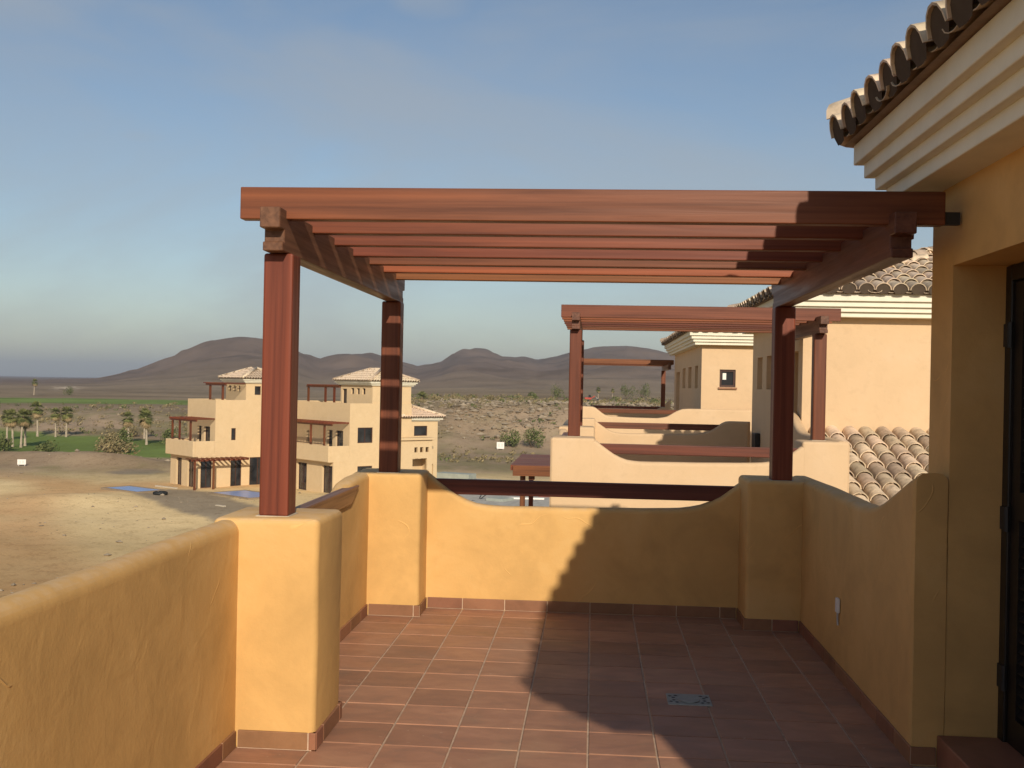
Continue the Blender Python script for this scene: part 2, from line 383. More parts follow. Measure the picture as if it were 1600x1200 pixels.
def height(x, y):
    base, pl, k, az, d = plateau(x, y)
    el = np.interp(az, SKY_AZ, SKY_EL)
    rp = 1500 + 350 * sstep(az, -16, -8)
    ridge = np.tan(np.radians(np.maximum(el, 0))) * rp + 6.3 - 3.6 * k
    f = np.where(d < rp, sstep(d, 430, rp) ** 1.35, 1 - 0.6 * sstep(d, rp, rp * 2.2))
    hill = ridge * f * np.clip(el / 0.3, 0, 1)
    rough = (fbm(x * 0.006, y * 0.006, 5, 11) - 0.5) * np.clip((d - 500) / 900, 0, 1) * 16 * np.clip(el, 0, 1) * (1 - 0.75 * sstep(d, rp * 0.86, rp))
    rg_ = 1 - np.abs(2 * fbm(x * 0.0045, y * 0.0045, 5, 71) - 1)
    rough = rough + (rg_ - 0.75) * 34 * np.clip((d - 600) / 600, 0, 1) * np.clip(el, 0, 1) * (1 - 0.9 * sstep(d, rp * 0.8, rp))
    bank = sstep(pl, 0.02, 0.3) * (1 - sstep(pl, 0.75, 1.0))
    small = (fbm(x * 0.22, y * 0.22, 4, 21) - 0.5) * (0.30 + 1.9 * bank)
    heap = 1.1 * np.exp(-(((x + 46) / 6.5) ** 2 + ((y - 97) / 3.0) ** 2)) + 0.9 * np.exp(-(((x + 56) / 8) ** 2 + ((y - 99) / 3.0) ** 2)) + 0.5 * np.exp(-(((x + 33) / 5) ** 2 + ((y - 66) / 4) ** 2))
    near = sstep(d, 18, 40)
    return base + hill + rough + (small * np.clip(1 - d / 900, 0.15, 1) + heap) * near

def polyd(x, y, pts):
    best = np.full(x.shape, 1e9)
    for (ax, ay), (bx, by) in zip(pts[:-1], pts[1:]):
        dx, dy = bx - ax, by - ay
        t = np.clip(((x - ax) * dx + (y - ay) * dy) / (dx * dx + dy * dy), 0, 1)
        best = np.minimum(best, np.hypot(x - ax - t * dx, y - ay - t * dy))
    return best
TRACK = [(-24, 84), (-29.0, 79.9), (-33.2, 79.0), (-36.2, 74.5), (-37.5, 69), (-36.1, 62.5), (-30.2, 51.4), (-25.1, 43.6), (-22.0, 39.5), (-19, 34), (-14, 26)]
TRACK2 = [(-60, 88), (-50, 84.5), (-42, 80), (-37, 73)]
def green_mask(x, y):
    n = (fbm(x * 0.06, y * 0.06, 3, 3) - 0.5) * 14
    g1 = sstep(105.5 + n - y - 0.06 * (x + 50), 1.2, -1.2) * sstep(y - (138 + n - 0.25 * (x + 60)), 1.5, -1.5) * sstep(x + 90, 0, 4) * sstep(-36 - x, 0, 2)
    d = np.hypot(x - CAM.x, y - CAM.y); az = np.degrees(np.arctan2(x - CAM.x, y - CAM.y))
    g2 = sstep(d, 272 + 2.0 * n, 280 + 2.0 * n) * sstep(d, 345 + 3 * n, 335 + 3 * n) * sstep(az, -34, -31) * sstep(-11 - az, 0, 1.5)
    return np.maximum(g1, g2)
def ground_color(x, y):
    base, pl, k, az, d = plateau(x, y)
    n1 = fbm(x * 0.05, y * 0.05, 5, 31)[:, None]; n2 = fbm(x * 0.35, y * 0.35, 4, 41)[:, None]; n3 = fbm(x * 0.012, y * 0.05, 4, 51)[:, None]
    dirt = np.array([0.82, 0.625, 0.335]) * (0.78 + 0.34 * n1 + 0.18 * n2)
    tr = np.minimum(polyd(x, y, TRACK), polyd(x, y, TRACK2) * 1.2)[:, None]
    trk = (1 - sstep(tr, 1.0, 4.6)) * (0.5 + 0.6 * n2)
    dirt = dirt * (1 - trk * np.array([0.22, 0.36, 0.42]))
    st = (1 - sstep(polyd(x, y, [(-29.8, 73.2), (-25.5, 67.6), (-19.2, 60.2)]) + 1.2 * (n2[:, 0] - 0.5), 2.4, 3.2))[:, None]
    dirt = dirt * (1 - st) + np.array([0.40, 0.325, 0.225]) * (0.85 + 0.3 * n2) * st
    md = (1 - sstep(np.hypot((x + 39.2) / 2.6, (y - 89.6) / 3.0) + 0.8 * (n2[:, 0] - 0.5), 0.75, 1.1))[:, None]
    dirt = dirt * (1 - md) + np.array([0.36, 0.32, 0.27]) * md
    scrubn = sstep(n1 * 0.6 + n2 * 0.4, 0.42, 0.60)
    rock = np.array([0.42, 0.315, 0.21]) * (0.75 + 0.5 * n2)
    scrub = np.array([0.25, 0.21, 0.115]) * (0.7 + 0.6 * n2)
    slope = rock * (1 - scrubn) + scrub * scrubn
    pk = sstep(d + 10 * (n1[:, 0] - 0.5), 90, 112)[:, None]
    c = dirt * (1 - pk) + slope * pk
    plain = np.array([0.275, 0.21, 0.135]) * (0.72 + 0.56 * n3) * (0.86 + 0.28 * n2)
    band = np.array([0.33, 0.26, 0.155]) * (0.8 + 0.4 * n2)
    pp = sstep(pl, 0.90, 1.0)[:, None]
    c = c * (1 - pp) + plain * pp
    bb = (sstep(pl, 0.86, 0.97) * (1 - sstep(d, 195, 260)))[:, None] * k[:, None]
    c = c * (1 - bb) + band * bb
    hillc = np.array([0.175, 0.125, 0.09]) * (0.52 + 0.55 * n3 + 0.45 * n1)
    hp = sstep(d, 550, 1100)[:, None]
    c = c * (1 - hp) + hillc * hp
    cut = (np.exp(-(((az + 26.6) / 0.55) ** 2 + ((d - 640) / 90) ** 2)) * 1.3 * (n2[:, 0] > 0.48))[:, None]
    c = c * (1 - np.clip(cut, 0, 1)) + np.array([0.55, 0.45, 0.33]) * np.clip(cut, 0, 1)
    gm = green_mask(x, y)[:, None]
    gcol = np.array([0.185, 0.25, 0.065]) * (0.7 + 0.6 * n1) * (0.9 + 0.2 * n2)
    c = c * (1 - gm) + gcol * gm
    return np.clip(c * ALB, 0.005, 1)

def build_terrain():
    az = np.concatenate([np.arange(-180, -42, 3.0), np.arange(-42, -32, 0.5), np.arange(-32, 12, 0.11), np.arange(12, 30, 0.5), np.arange(30, 181, 3.0)])
    az[-1] = 180.0
    rr = [0.0, 4.0]
    while rr[-1] < 9000: rr.append(rr[-1] * (1.016 if 35 < rr[-1] < 400 else 1.03) + 0.05)
    rr = np.array(rr)
    A, R = np.meshgrid(np.radians(az), rr)
    X = (CAM.x + np.sin(A) * R).ravel(); Y = (CAM.y + np.cos(A) * R).ravel()
    Z = height(X, Y); C = ground_color(X, Y)
    na, nr = len(az), len(rr)
    i = np.arange(nr - 1)[:, None] * na + np.arange(na - 1)[None, :]
    F = np.stack([i, i + 1, i + na + 1, i + na], -1).reshape(-1, 4)
    me = bpy.data.meshes.new('ground')
    me.vertices.add(len(X)); me.vertices.foreach_set('co', np.stack([X, Y, Z], -1).ravel())
    me.loops.add(F.size); me.loops.foreach_set('vertex_index', F.ravel().astype(np.int32))
    me.polygons.add(len(F)); me.polygons.foreach_set('loop_start', np.arange(0, F.size, 4, dtype=np.int32))
    me.polygons.foreach_set('use_smooth', np.ones(len(F), bool))
    me.update(calc_edges=True)
    at_ = me.color_attributes.new('earth', 'FLOAT_COLOR', 'POINT')
    at_.data.foreach_set('color', np.concatenate([C, np.ones((len(C), 1))], 1).ravel())
    m, t, b = newmat('dry_earth')
    ca = nd(t, 'ShaderNodeVertexColor', layer_name='earth'); g = nd(t, 'ShaderNodeNewGeometry').outputs['Position']
    f1 = noise_node(t, g, 0.9, 6, 0.65); f2 = noise_node(t, g, 5.0, 4, 0.6)
    f3 = nd(t, 'ShaderNodeTexVoronoi'); f3.inputs['Scale'].default_value = 0.16; t.links.new(g, f3.inputs['Vector'])
    f4 = noise_node(t, g, 0.02, 6, 0.62, 0.6)
    k = math_(t, 'ADD', math_(t, 'MULTIPLY', f1.outputs['Fac'], 0.5), math_(t, 'MULTIPLY', f2.outputs['Fac'], 0.5))
    col = mixrgb(t, ca.outputs['Color'], ramp(t, k, [(0.33, (0.66, 0.62, 0.58)), (0.5, (1, 1, 1)), (0.68, (1.0, 1.0, 1.0))]).outputs[0], 1.0, 'MULTIPLY')
    col = mixrgb(t, col, ramp(t, f4.outputs['Fac'], [(0.34, (0.70, 0.68, 0.64)), (0.5, (0.97, 0.97, 0.97)), (0.66, (1.0, 1.0, 1.0))]).outputs[0], 1.0, 'MULTIPLY')
    t.links.new(col, b.inputs['Base Color']); b.inputs['Roughness'].default_value = 0.95; b.inputs['Specular IOR Level'].default_value = 0.05
    bump(t, b, k, 0.35, 0.2)
    me.materials.append(m)
    o = bpy.data.objects.new('ground', me); COL.objects.link(o); o['kind'] = 'structure'
    return o
build_terrain()
def gh(x, y): return float(height(np.array([x], float), np.array([y], float))[0])

# ------------------------------------------------------------------ building blocks
def ident(x, y, z): return (x, y, z)

def loft_wall(name, stations, t, axis, face, zb, mat, parent, xf=ident, r=0.045, wob=0.004, sgn=1):
    """stations: (along, ztop); wall runs along axis; its first face lies at 'face', the other at face+sgn*t"""
    al = [s[0] for s in stations]; zt = [s[1] for s in stations]
    n = max(2, int(abs(al[-1] - al[0]) / 0.07)); A = np.linspace(al[0], al[-1], n + 1)
    # smooth the profile
    order = np.argsort(al); Zs = np.interp(A, np.array(al)[order], np.array(zt)[order])
    mb = MB(xf); vs_ = []; prof = []
    arcs = 6
    for j in range(5): prof.append((0, j / 5.0, None))
    for j in range(arcs + 1):
        q = math.pi / 2 * j / arcs; prof.append((r - r * math.cos(q), None, r - r * math.sin(q)))
    for j in range(arcs + 1):
        q = math.pi / 2 * (1 - j / arcs); prof.append((t - r + r * math.cos(q), None, r - r * math.sin(q)))
    for j in range(5): prof.append((t, 1 - (j + 1) / 5.0, None))
    for a, z in zip(A, Zs):
        for o, fr, dz in prof:
            zz = zb + (z - r - zb) * fr if fr is not None else z - dz
            f_ = face + sgn * o
            p = Vector((a, f_, zz)) if axis == 'x' else Vector((f_, a, zz))
            p += mnoise.noise_vector(p * 2.1) * wob
            vs_.append(tuple(p))
    k = len(prof)
    fs = [(i * k + j, i * k + j + 1, (i + 1) * k + j + 1, (i + 1) * k + j) for i in range(len(A) - 1) for j in range(k - 1)]
    fs += [tuple(range(k)), tuple(range((len(A) - 1) * k, len(A) * k))]
    mb.add(vs_, fs)
    o = mb.build(name, mat, parent)
    for p in o.data.polygons: p.use_smooth = len(p.vertices) == 4
    return o

def smooth_profile(pts, n=40):
    xs = np.array([p[0] for p in pts]); zs = np.array([p[1] for p in pts])
    if xs[0] > xs[-1]: xs, zs = xs[::-1], zs[::-1]
    X = np.linspace(xs[0], xs[-1], n); Z = np.interp(X, xs, zs)
    for _ in range(2): Z[1:-1] = (Z[:-2] + Z[1:-1] * 2 + Z[2:]) / 4
    return list(zip(X, Z))

def pillar(x0, x1, y0, y1, zb, zt, mat, parent, xf=ident, name='pillar', bev=0.032):
    mb = MB(xf); nz = 10
    mb.box(x0, x1, y0, y1, zb, zt)
    o = mb.build(name, mat, parent, bevel=bev, seg=4)
    me = o.data; bm = bmesh.new(); bm.from_mesh(me)
    for i in range(1, nz):
        z = (zt - zb) * i / nz
        bmesh.ops.bisect_plane(bm, geom=bm.verts[:] + bm.edges[:] + bm.faces[:], plane_co=(0, 0, z), plane_no=(0, 0, 1))
    for v in bm.verts: v.co += mnoise.noise_vector((v.co + o.location) * 2.6) * 0.006
    bm.to_mesh(me); bm.free()
    for p in me.polygons: p.use_smooth = True
    return o

def facade(mb, pt, U, Z, holes, depth):
    """pt(u, d, z) -> point; d = depth into the wall. Adds front cells and reveals of the holes."""
    us = sorted({U[0], U[1], *[h[0] for h in holes], *[h[1] for h in holes]}); zs = sorted({Z[0], Z[1], *[h[2] for h in holes], *[h[3] for h in holes]})
    for a, b in zip(us[:-1], us[1:]):
        for c, d in zip(zs[:-1], zs[1:]):
            um, zm = (a + b) / 2, (c + d) / 2
            if any(h[0] < um < h[1] and h[2] < zm < h[3] for h in holes): continue
            mb.quad(pt(a, 0, c), pt(b, 0, c), pt(b, 0, d), pt(a, 0, d))
    for h in holes:
        u0, u1, z0, z1 = h[:4]; dp = h[4] if len(h) > 4 else depth
        mb.quad(pt(u0, 0, z0), pt(u0, dp, z0), pt(u0, dp, z1), pt(u0, 0, z1)); mb.quad(pt(u1, 0, z0), pt(u1, dp, z0), pt(u1, dp, z1), pt(u1, 0, z1))
        mb.quad(pt(u0, 0, z0), pt(u1, 0, z0), pt(u1, dp, z0), pt(u0, dp, z0)); mb.quad(pt(u0, 0, z1), pt(u1, 0, z1), pt(u1, dp, z1), pt(u0, dp, z1))
        if len(h) > 5 and h[5] == 'niche': mb.quad(pt(u0, dp, z0), pt(u1, dp, z0), pt(u1, dp, z1), pt(u0, dp, z1))

def window(pt, h, depth, parent, frame=M['frame'], pane=M['glass'], fw=0.07, mull=0, name='window', xf=ident):
    u0, u1, z0, z1 = h[:4]
    mb = MB(xf)
    def bx(a, b, c, d, d0, d1):
        P = [pt(a, d0, c), pt(b, d0, c), pt(b, d1, c), pt(a, d1, c), pt(a, d0, d), pt(b, d0, d), pt(b, d1, d), pt(a, d1, d)]
        mb.add(P, [(0, 3, 2, 1), (4, 5, 6, 7), (0, 1, 5, 4), (1, 2, 6, 5), (2, 3, 7, 6), (3, 0, 4, 7)])
    d0, d1 = depth - 0.06, depth - 0.004
    bx(u0, u0 + fw, z0, z1, d0, d1); bx(u1 - fw, u1, z0, z1, d0, d1)
    bx(u0 + fw, u1 - fw, z0, z0 + fw, d0, d1); bx(u0 + fw, u1 - fw, z1 - fw, z1, d0, d1)
    for i in range(mull):
        c = u0 + (u1 - u0) * (i + 1) / (mull + 1); bx(c - fw / 2, c + fw / 2, z0 + fw, z1 - fw, d0 + 0.004, d1)
    w = mb.build(name, frame, parent)
    mb = MB(xf); bx(u0 + fw * .6, u1 - fw * .6, z0 + fw * .6, z1 - fw * .6, depth - 0.028, depth - 0.02)
    mb.build('pane', pane, w)
    return w

# barrel tile -------------------------------------------------------
def tile_geo(r0=0.096, r1=0.078, L=0.44, th=0.014, seg=7, flip=1):
    vs_, fs = [], []
    for (y, r) in ((0, r0), (L, r1)):
        for rr in (r, r - th):
            for k in range(seg + 1):
                a = math.pi * k / seg
                vs_.append((rr * math.cos(a), y, flip * (rr * math.sin(a) * 0.92) + (0.022 * (1 - y / L) if flip > 0 else 0.0)))
    n = seg + 1
    for k in range(seg):
        fs += [(k, k + 1, 2 * n + k + 1, 2 * n + k), (n + k, 3 * n + k, 3 * n + k + 1, n + k + 1), (k, n + k, n + k + 1, k + 1), (2 * n + k, 2 * n + k + 1, 3 * n + k + 1, 3 * n + k)]
    fs += [(0, 2 * n, 3 * n, n), (seg, n + seg, 3 * n + seg, 2 * n + seg)]
    return vs_, fs
def mesh_from(name, vs_, fs, mat):
    me = bpy.data.meshes.new(name); me.from_pydata(vs_, [], fs)
    bm = bmesh.new(); bm.from_mesh(me); bmesh.ops.recalc_face_normals(bm, faces=bm.faces); bm.to_mesh(me); bm.free()
    for p in me.polygons: p.use_smooth = True
    try: me.set_sharp_from_angle(angle=0.7)
    except Exception: pass
    me.materials.append(mat); return me
TG = tile_geo(0.106, 0.088, 0.44, 0.011); TPAN = tile_geo(0.092, 0.092, 0.44, 0.007, 6, -1); TPAN = ([(x, y, z * 0.42) for x, y, z in TPAN[0]], TPAN[1])
TILE_ME = mesh_from('roof_tile', *TG, M['rooftile'])
PITCHR = math.radians(15.5)

def tile_slope(A, B, up_plan, parent, singles=True, hipA=True, hipB=True, Lmax=None, pitch=PITCHR, spacing=0.222, expo=0.37, rnd=random, only=None):
    """A,B eave end points (3D, on the roof bed), up_plan: plan direction up the slope"""
    A, B = Vector(A), Vector(B); e = (B - A).normalized(); LE = (B - A).length
    up = (Vector(up_plan).normalized() * math.cos(pitch) + Vector((0, 0, math.sin(pitch)))).normalized()
    n = e.cross(up)
    if n.z < 0: e = -e; A, B = B, A; n = e.cross(up); hipA, hipB = hipB, hipA
    cp = math.cos(pitch)
    ncol = int(LE / spacing); off = (LE - ncol * spacing) / 2 + spacing / 2
    smax = Lmax if Lmax else (LE / 2) / cp
    joined_v, joined_f, pan_v, pan_f, fill_v, fill_f = [], [], [], [], [], []
    row = 0; s = -0.045
    while s < smax - 0.12:
        for c in range(ncol + 1):
            x = off + (c - 0.0) * spacing - spacing / 2 + spacing / 2
            inset = max(s, 0) * cp
            for kind in (0, 1):
                xx = x if kind == 0 else x - spacing / 2
                if xx < (inset if hipA else 0) + 0.03 or xx > LE - (inset if hipB else 0) - 0.03: continue
                jit = (rnd.random() - 0.5) * 0.012
                P = A + e * (xx + jit) + up * (s + (rnd.random() - 0.5) * 0.02) + n * (0.030 if kind == 0 else 0.046)
                ang = (rnd.random() - 0.5) * 0.05
                R = Matrix((e, up, n)).transposed().to_4x4() @ Matrix.Rotation(ang, 4, 'Z')
                mt = Matrix.Translation(P) @ R
                if kind == 0 and row == 0:
                    b = len(fill_v); rr_ = 0.094; fill_v += [tuple(mt @ Vector(q)) for q in [(rr_ * math.cos(math.pi * k_ / 6), 0.012, rr_ * 0.92 * math.sin(math.pi * k_ / 6) + 0.018) for k_ in range(7)] + [(-0.06, 0.012, -0.028), (0.0, 0.012, -0.034), (0.06, 0.012, -0.028)]]; fill_f.append(tuple(b + i for i in range(10)))
                if kind == 1 and row == 0: mt = mt @ Matrix.Translation((0, 0.015, 0))
                if kind == 0:
                    if singles and (only is None or only(P)): inst('roof_tile', TILE_ME, mt, parent)
                    else:
                        b = len(joined_v); joined_v += [tuple(mt @ Vector(v)) for v in TG[0]]; joined_f += [tuple(b + i for i in f) for f in TG[1]]
                else:
                    b = len(pan_v); pan_v += [tuple(mt @ Vector(v)) for v in TPAN[0]]; pan_f += [tuple(b + i for i in f) for f in TPAN[1]]
        s += expo; row += 1
    if fill_v:
        me = mesh_from('eave_shade_fill', fill_v, fill_f, M['eaveshade']); o = bpy.data.objects.new('eave_shade_fill', me); COL.objects.link(o); attach(o, parent)  # dark discs closing the cover tile ends, shade of the hollows painted in
    for nm, vv, ff in (('cover_tile_rows', joined_v, joined_f), ('pan_tile_rows', pan_v, pan_f)):
        if vv:
            me = mesh_from(nm, vv, ff, M['rooftile']); o = bpy.data.objects.new(nm, me); COL.objects.link(o); attach(o, parent); o['kind'] = 'stuff'

def hip_tiles(P0, P1, parent, n_off=0.10):
    P0, P1 = Vector(P0), Vector(P1); d = (P1 - P0); L = d.length; u = d.normalized(); side = Vector((0, 0, 1)).cross(u).normalized(); nn = u.cross(-side).normalized()
    if nn.z < 0: nn = -nn
    e = u.cross(nn)
    s = 0.0
    while s < L - 0.1:
        R = Matrix((e, u, nn)).transposed().to_4x4() @ Matrix.Scale(1.12, 4)
        inst('hip_tile', TILE_ME, Matrix.Translation(P0 + u * s + nn * n_off) @ R, parent); s += 0.37
    mb = MB(); mb.tube([P0 + u * 0.16 + nn * 0.03, P1 + nn * 0.03], 0.085, 8); mb.build('hip_mortar', M['mortar'], parent, smooth=True)

def tower(name, label, x0, x1, y0, y1, zb, zt, mat, holes, detail=('W', 'S'), group=None):
    """walls x0..x1, y0..y1; holes = {'W': [...], 'S': [...]}; W faces -X, S faces -Y"""
    root = empty(name, (x0, (y0 + y1) / 2, zb), label, 'house', group)
    mb = MB()
    dW = 0.25
    facade(mb, lambda u, d, z: (x0 + d, u, z), (y0, y1), (zb, zt), holes.get('W', []), dW)
    facade(mb, lambda u, d, z: (u, y0 + d, z), (x0, x1), (zb, zt), holes.get('S', []), dW)
    mb.quad((x1, y0, zb), (x1, y1, zb), (x1, y1, zt), (x1, y0, zt)); mb.quad((x0, y1, zb), (x1, y1, zb), (x1, y1, zt), (x0, y1, zt))
    mb.build('wall', mat, root, recalc=True, merge=True)
    cor = empty('cornice', (x0, (y0 + y1) / 2, zt), parent=root)
    z = zt
    for o_, h_ in ((0.175, 0.066), (0.218, 0.066), (0.262, 0.072), (0.304, 0.098)):
        m2 = MB(); m2.box(x0 - o_, x1 + o_, y0 - o_, y1 + o_, z - 0.002, z + h_); z += h_
        m2.build('moulding', M['cornice'], cor, bevel=0.006, seg=2)
    # roof
    roof = empty('roof', ((x0 + x1) / 2, (y0 + y1) / 2, z), parent=root)
    o_ = 0.345; ex0, ex1, ey0, ey1 = x0 - o_, x1 + o_, y0 - o_, y1 + o_
    hw = min(ex1 - ex0, ey1 - ey0) / 2; zr = z + 0.004 + hw * math.tan(PITCHR); ze = z + 0.004
    if (ey1 - ey0) <= (ex1 - ex0): r0, r1 = (ex0 + hw, (ey0 + ey1) / 2, zr), (ex1 - hw, (ey0 + ey1) / 2, zr)
    else: r0, r1 = ((ex0 + ex1) / 2, ey0 + hw, zr), ((ex0 + ex1) / 2, ey1 - hw, zr)
    c = [(ex0, ey0, ze), (ex1, ey0, ze), (ex1, ey1, ze), (ex0, ey1, ze)]
    mb = MB()
    if (ey1 - ey0) <= (ex1 - ex0): mb.add(c + [r0, r1], [(0, 1, 5, 4), (1, 2, 5), (2, 3, 4, 5), (3, 0, 4), (0, 3, 2, 1)])
    else: mb.add(c + [r0, r1], [(0, 1, 4), (1, 2, 5, 4), (2, 3, 5), (3, 0, 4, 5), (0, 3, 2, 1)])
    mb.build('roof_bed', M['roofbed'], roof)
    tile_slope(c[0], c[3], (1, 0, 0), roof, 'W' in detail, Lmax=hw / math.cos(PITCHR))
    tile_slope(c[0], c[1], (0, 1, 0), roof, 'S' in detail, Lmax=hw / math.cos(PITCHR))
    tile_slope(c[3], c[2], (0, -1, 0), roof, False, Lmax=hw / math.cos(PITCHR))
    tile_slope(c[1], c[2], (-1, 0, 0), roof, False, Lmax=hw / math.cos(PITCHR))
    near = (lambda q: min((r0, r1), key=lambda r_: (Vector(r_) - Vector(q)).length))
    for q in c: hip_tiles(q, near(q), roof)
    if (Vector(r0) - Vector(r1)).length > 0.3: hip_tiles(r0, r1, roof)
    return root

def pergola(label, xf, mirror, group, orange=(), length=3.115, near_post=True, right_post_far=True, rows=7, extra_right=False):
    root = empty('pergola', xf(1.18, 1.4, 1.03), label, 'pergola', group)
    def B(name, mat, x0, x1, y0, y1, z0, z1, bev=0.004, p=root):
        mb = MB(xf); mb.box(x0, x1, y0, y1, z0, z1); return mb.build(name, mat, p, bevel=bev, seg=2)
    zt = 2.222
    B('post', M['wz'], -0.277, -0.140, -0.03, 0.108, 1.022, zt, 0.012)
    B('post', M['wz'], -0.277, -0.140, 2.745, 2.882, 1.002, zt, 0.012)
    B('post', M['wz'], 2.468, 2.608, 2.70, 2.84, 1.022, zt, 0.012)
    for px_, py_ in ((-0.2085, 0.039), (-0.2085, 2.8135), (2.538, 2.77)):
        mb = MB(xf); mb.box(px_ - 0.078, px_ + 0.078, py_ - 0.078, py_ + 0.078, 0.995, 1.027 if py_ != 2.8135 else 1.008); mb.build('post_bed', M['rim'], root)
    if extra_right: B('post', M['wz'], 2.468, 2.608, -0.03, 0.108, 1.022, zt, 0.012)
    for cx, ya in ((-0.21, -0.165), (2.54, -0.165)):
        # girder with notched ends (profile in y-z)
        yb = 3.03
        prof = [(ya + 0.05, zt + 0.001), (ya + 0.05, zt + 0.042), (ya + 0.075, zt + 0.042), (ya + 0.075, zt + 0.098), (ya, zt + 0.098), (ya, zt + 0.19),
                (yb, zt + 0.19), (yb, zt + 0.098), (yb - 0.075, zt + 0.098), (yb - 0.075, zt + 0.042), (yb - 0.05, zt + 0.042), (yb - 0.05, zt + 0.001)]
        mb = MB(xf); mb.prism(prof, 'x', cx - 0.046, cx + 0.046); mb.build('girder', M['wgirder'], root, bevel=0.004, seg=1)
    rnd = random.Random(5)
    for k in range(rows):
        y = -0.066 + 0.457 * k
        z0 = 2.371 + rnd.uniform(-0.002, 0.002)
        B('rafter', M['wxo'] if k in orange else M['wx'], -0.382 + rnd.uniform(-.006, .006), -0.382 + length, y, y + 0.07, z0, z0 + 0.145, 0.005)
    return root

# ------------------------------------------------------------------ our terrace
T = 0.31
def terrace_floor():
    mb = MB(); mb.box(-0.44, 2.80, -10.0, 3.14, -0.25, -0.006)
    fl = mb.build('terrace_floor', M['grout']); fl['kind'] = 'structure'
    rnd = random.Random(3)
    j = 0.0052
    cache = {}
    def tile(xa, xb, ya, yb, single):
        w, l = round(xb - xa, 3), round(yb - ya, 3)
        if (w, l) not in cache:
            m2 = MB(); m2.box(-w / 2, w / 2, -l / 2, l / 2, -0.010, 0.0)
            o = m2.build('floor_tile', M['tile'], None, bevel=0.0022, seg=1, origin=(0, 0, 0)); cache[(w, l)] = o.data; bpy.data.objects.remove(o)
        if single: inst('floor_tile', cache[(w, l)], Matrix.Translation(((xa + xb) / 2, (ya + yb) / 2, rnd.uniform(-0.0008, 0.0008))) @ Matrix.Rotation(rnd.uniform(-.0015, .0015), 4, 'X') @ Matrix.Rotation(rnd.uniform(-.002, .002), 4, 'Z'), fl)
        else: rest.box(xa, xb, ya, yb, -0.010, rnd.uniform(-0.0008, 0.0008))
    rest = MB()
    cols = [(-0.335 - 0.02, 0.0)] + [(i * T, (i + 1) * T) for i in range(0, 8)] + [(8 * T, 2.672)]
    for k in range(-32, 10):
        for (xa, xb) in cols:
            ya, yb = k * T, min((k + 1) * T, 3.03)
            tile(xa + j, xb - j, ya + j, yb - j, k >= -6)
    o = rest.build('floor_tile_rows', M['tile'], fl); o['kind'] = 'stuff'
    return fl
terrace_floor()

BACK_PROF = [(-0.46, 1.0), (-0.03, 1.0), (0.04, 0.98), (0.135, 0.905), (0.255, 0.825), (0.36, 0.775), (0.5, 0.757), (0.66, 0.753), (1.12, 0.757), (1.6, 0.765), (1.86, 0.776), (2.0, 0.797), (2.10, 0.835), (2.18, 0.88), (2.26, 0.945), (2.33, 0.99), (2.40, 1.01), (2.80, 1.01)]
LEFT_PROF = [(0.30, 1.0), (0.45, 0.985), (0.62, 0.90), (0.85, 0.80), (1.1, 0.762), (1.45, 0.775), (1.73, 0.838), (2.0, 0.925), (2.2, 0.985), (2.4, 1.0), (3.1, 1.0)]
RIGHT_PROF = [(0.057, 1.292), (0.10, 1.288), (0.16, 1.270), (0.26, 1.235), (0.39, 1.19), (0.5, 1.155), (0.61, 1.115), (0.75, 1.075), (0.89, 1.047), (1.05, 1.038), (1.4, 1.036), (2.3, 1.04), (3.14, 1.03)]

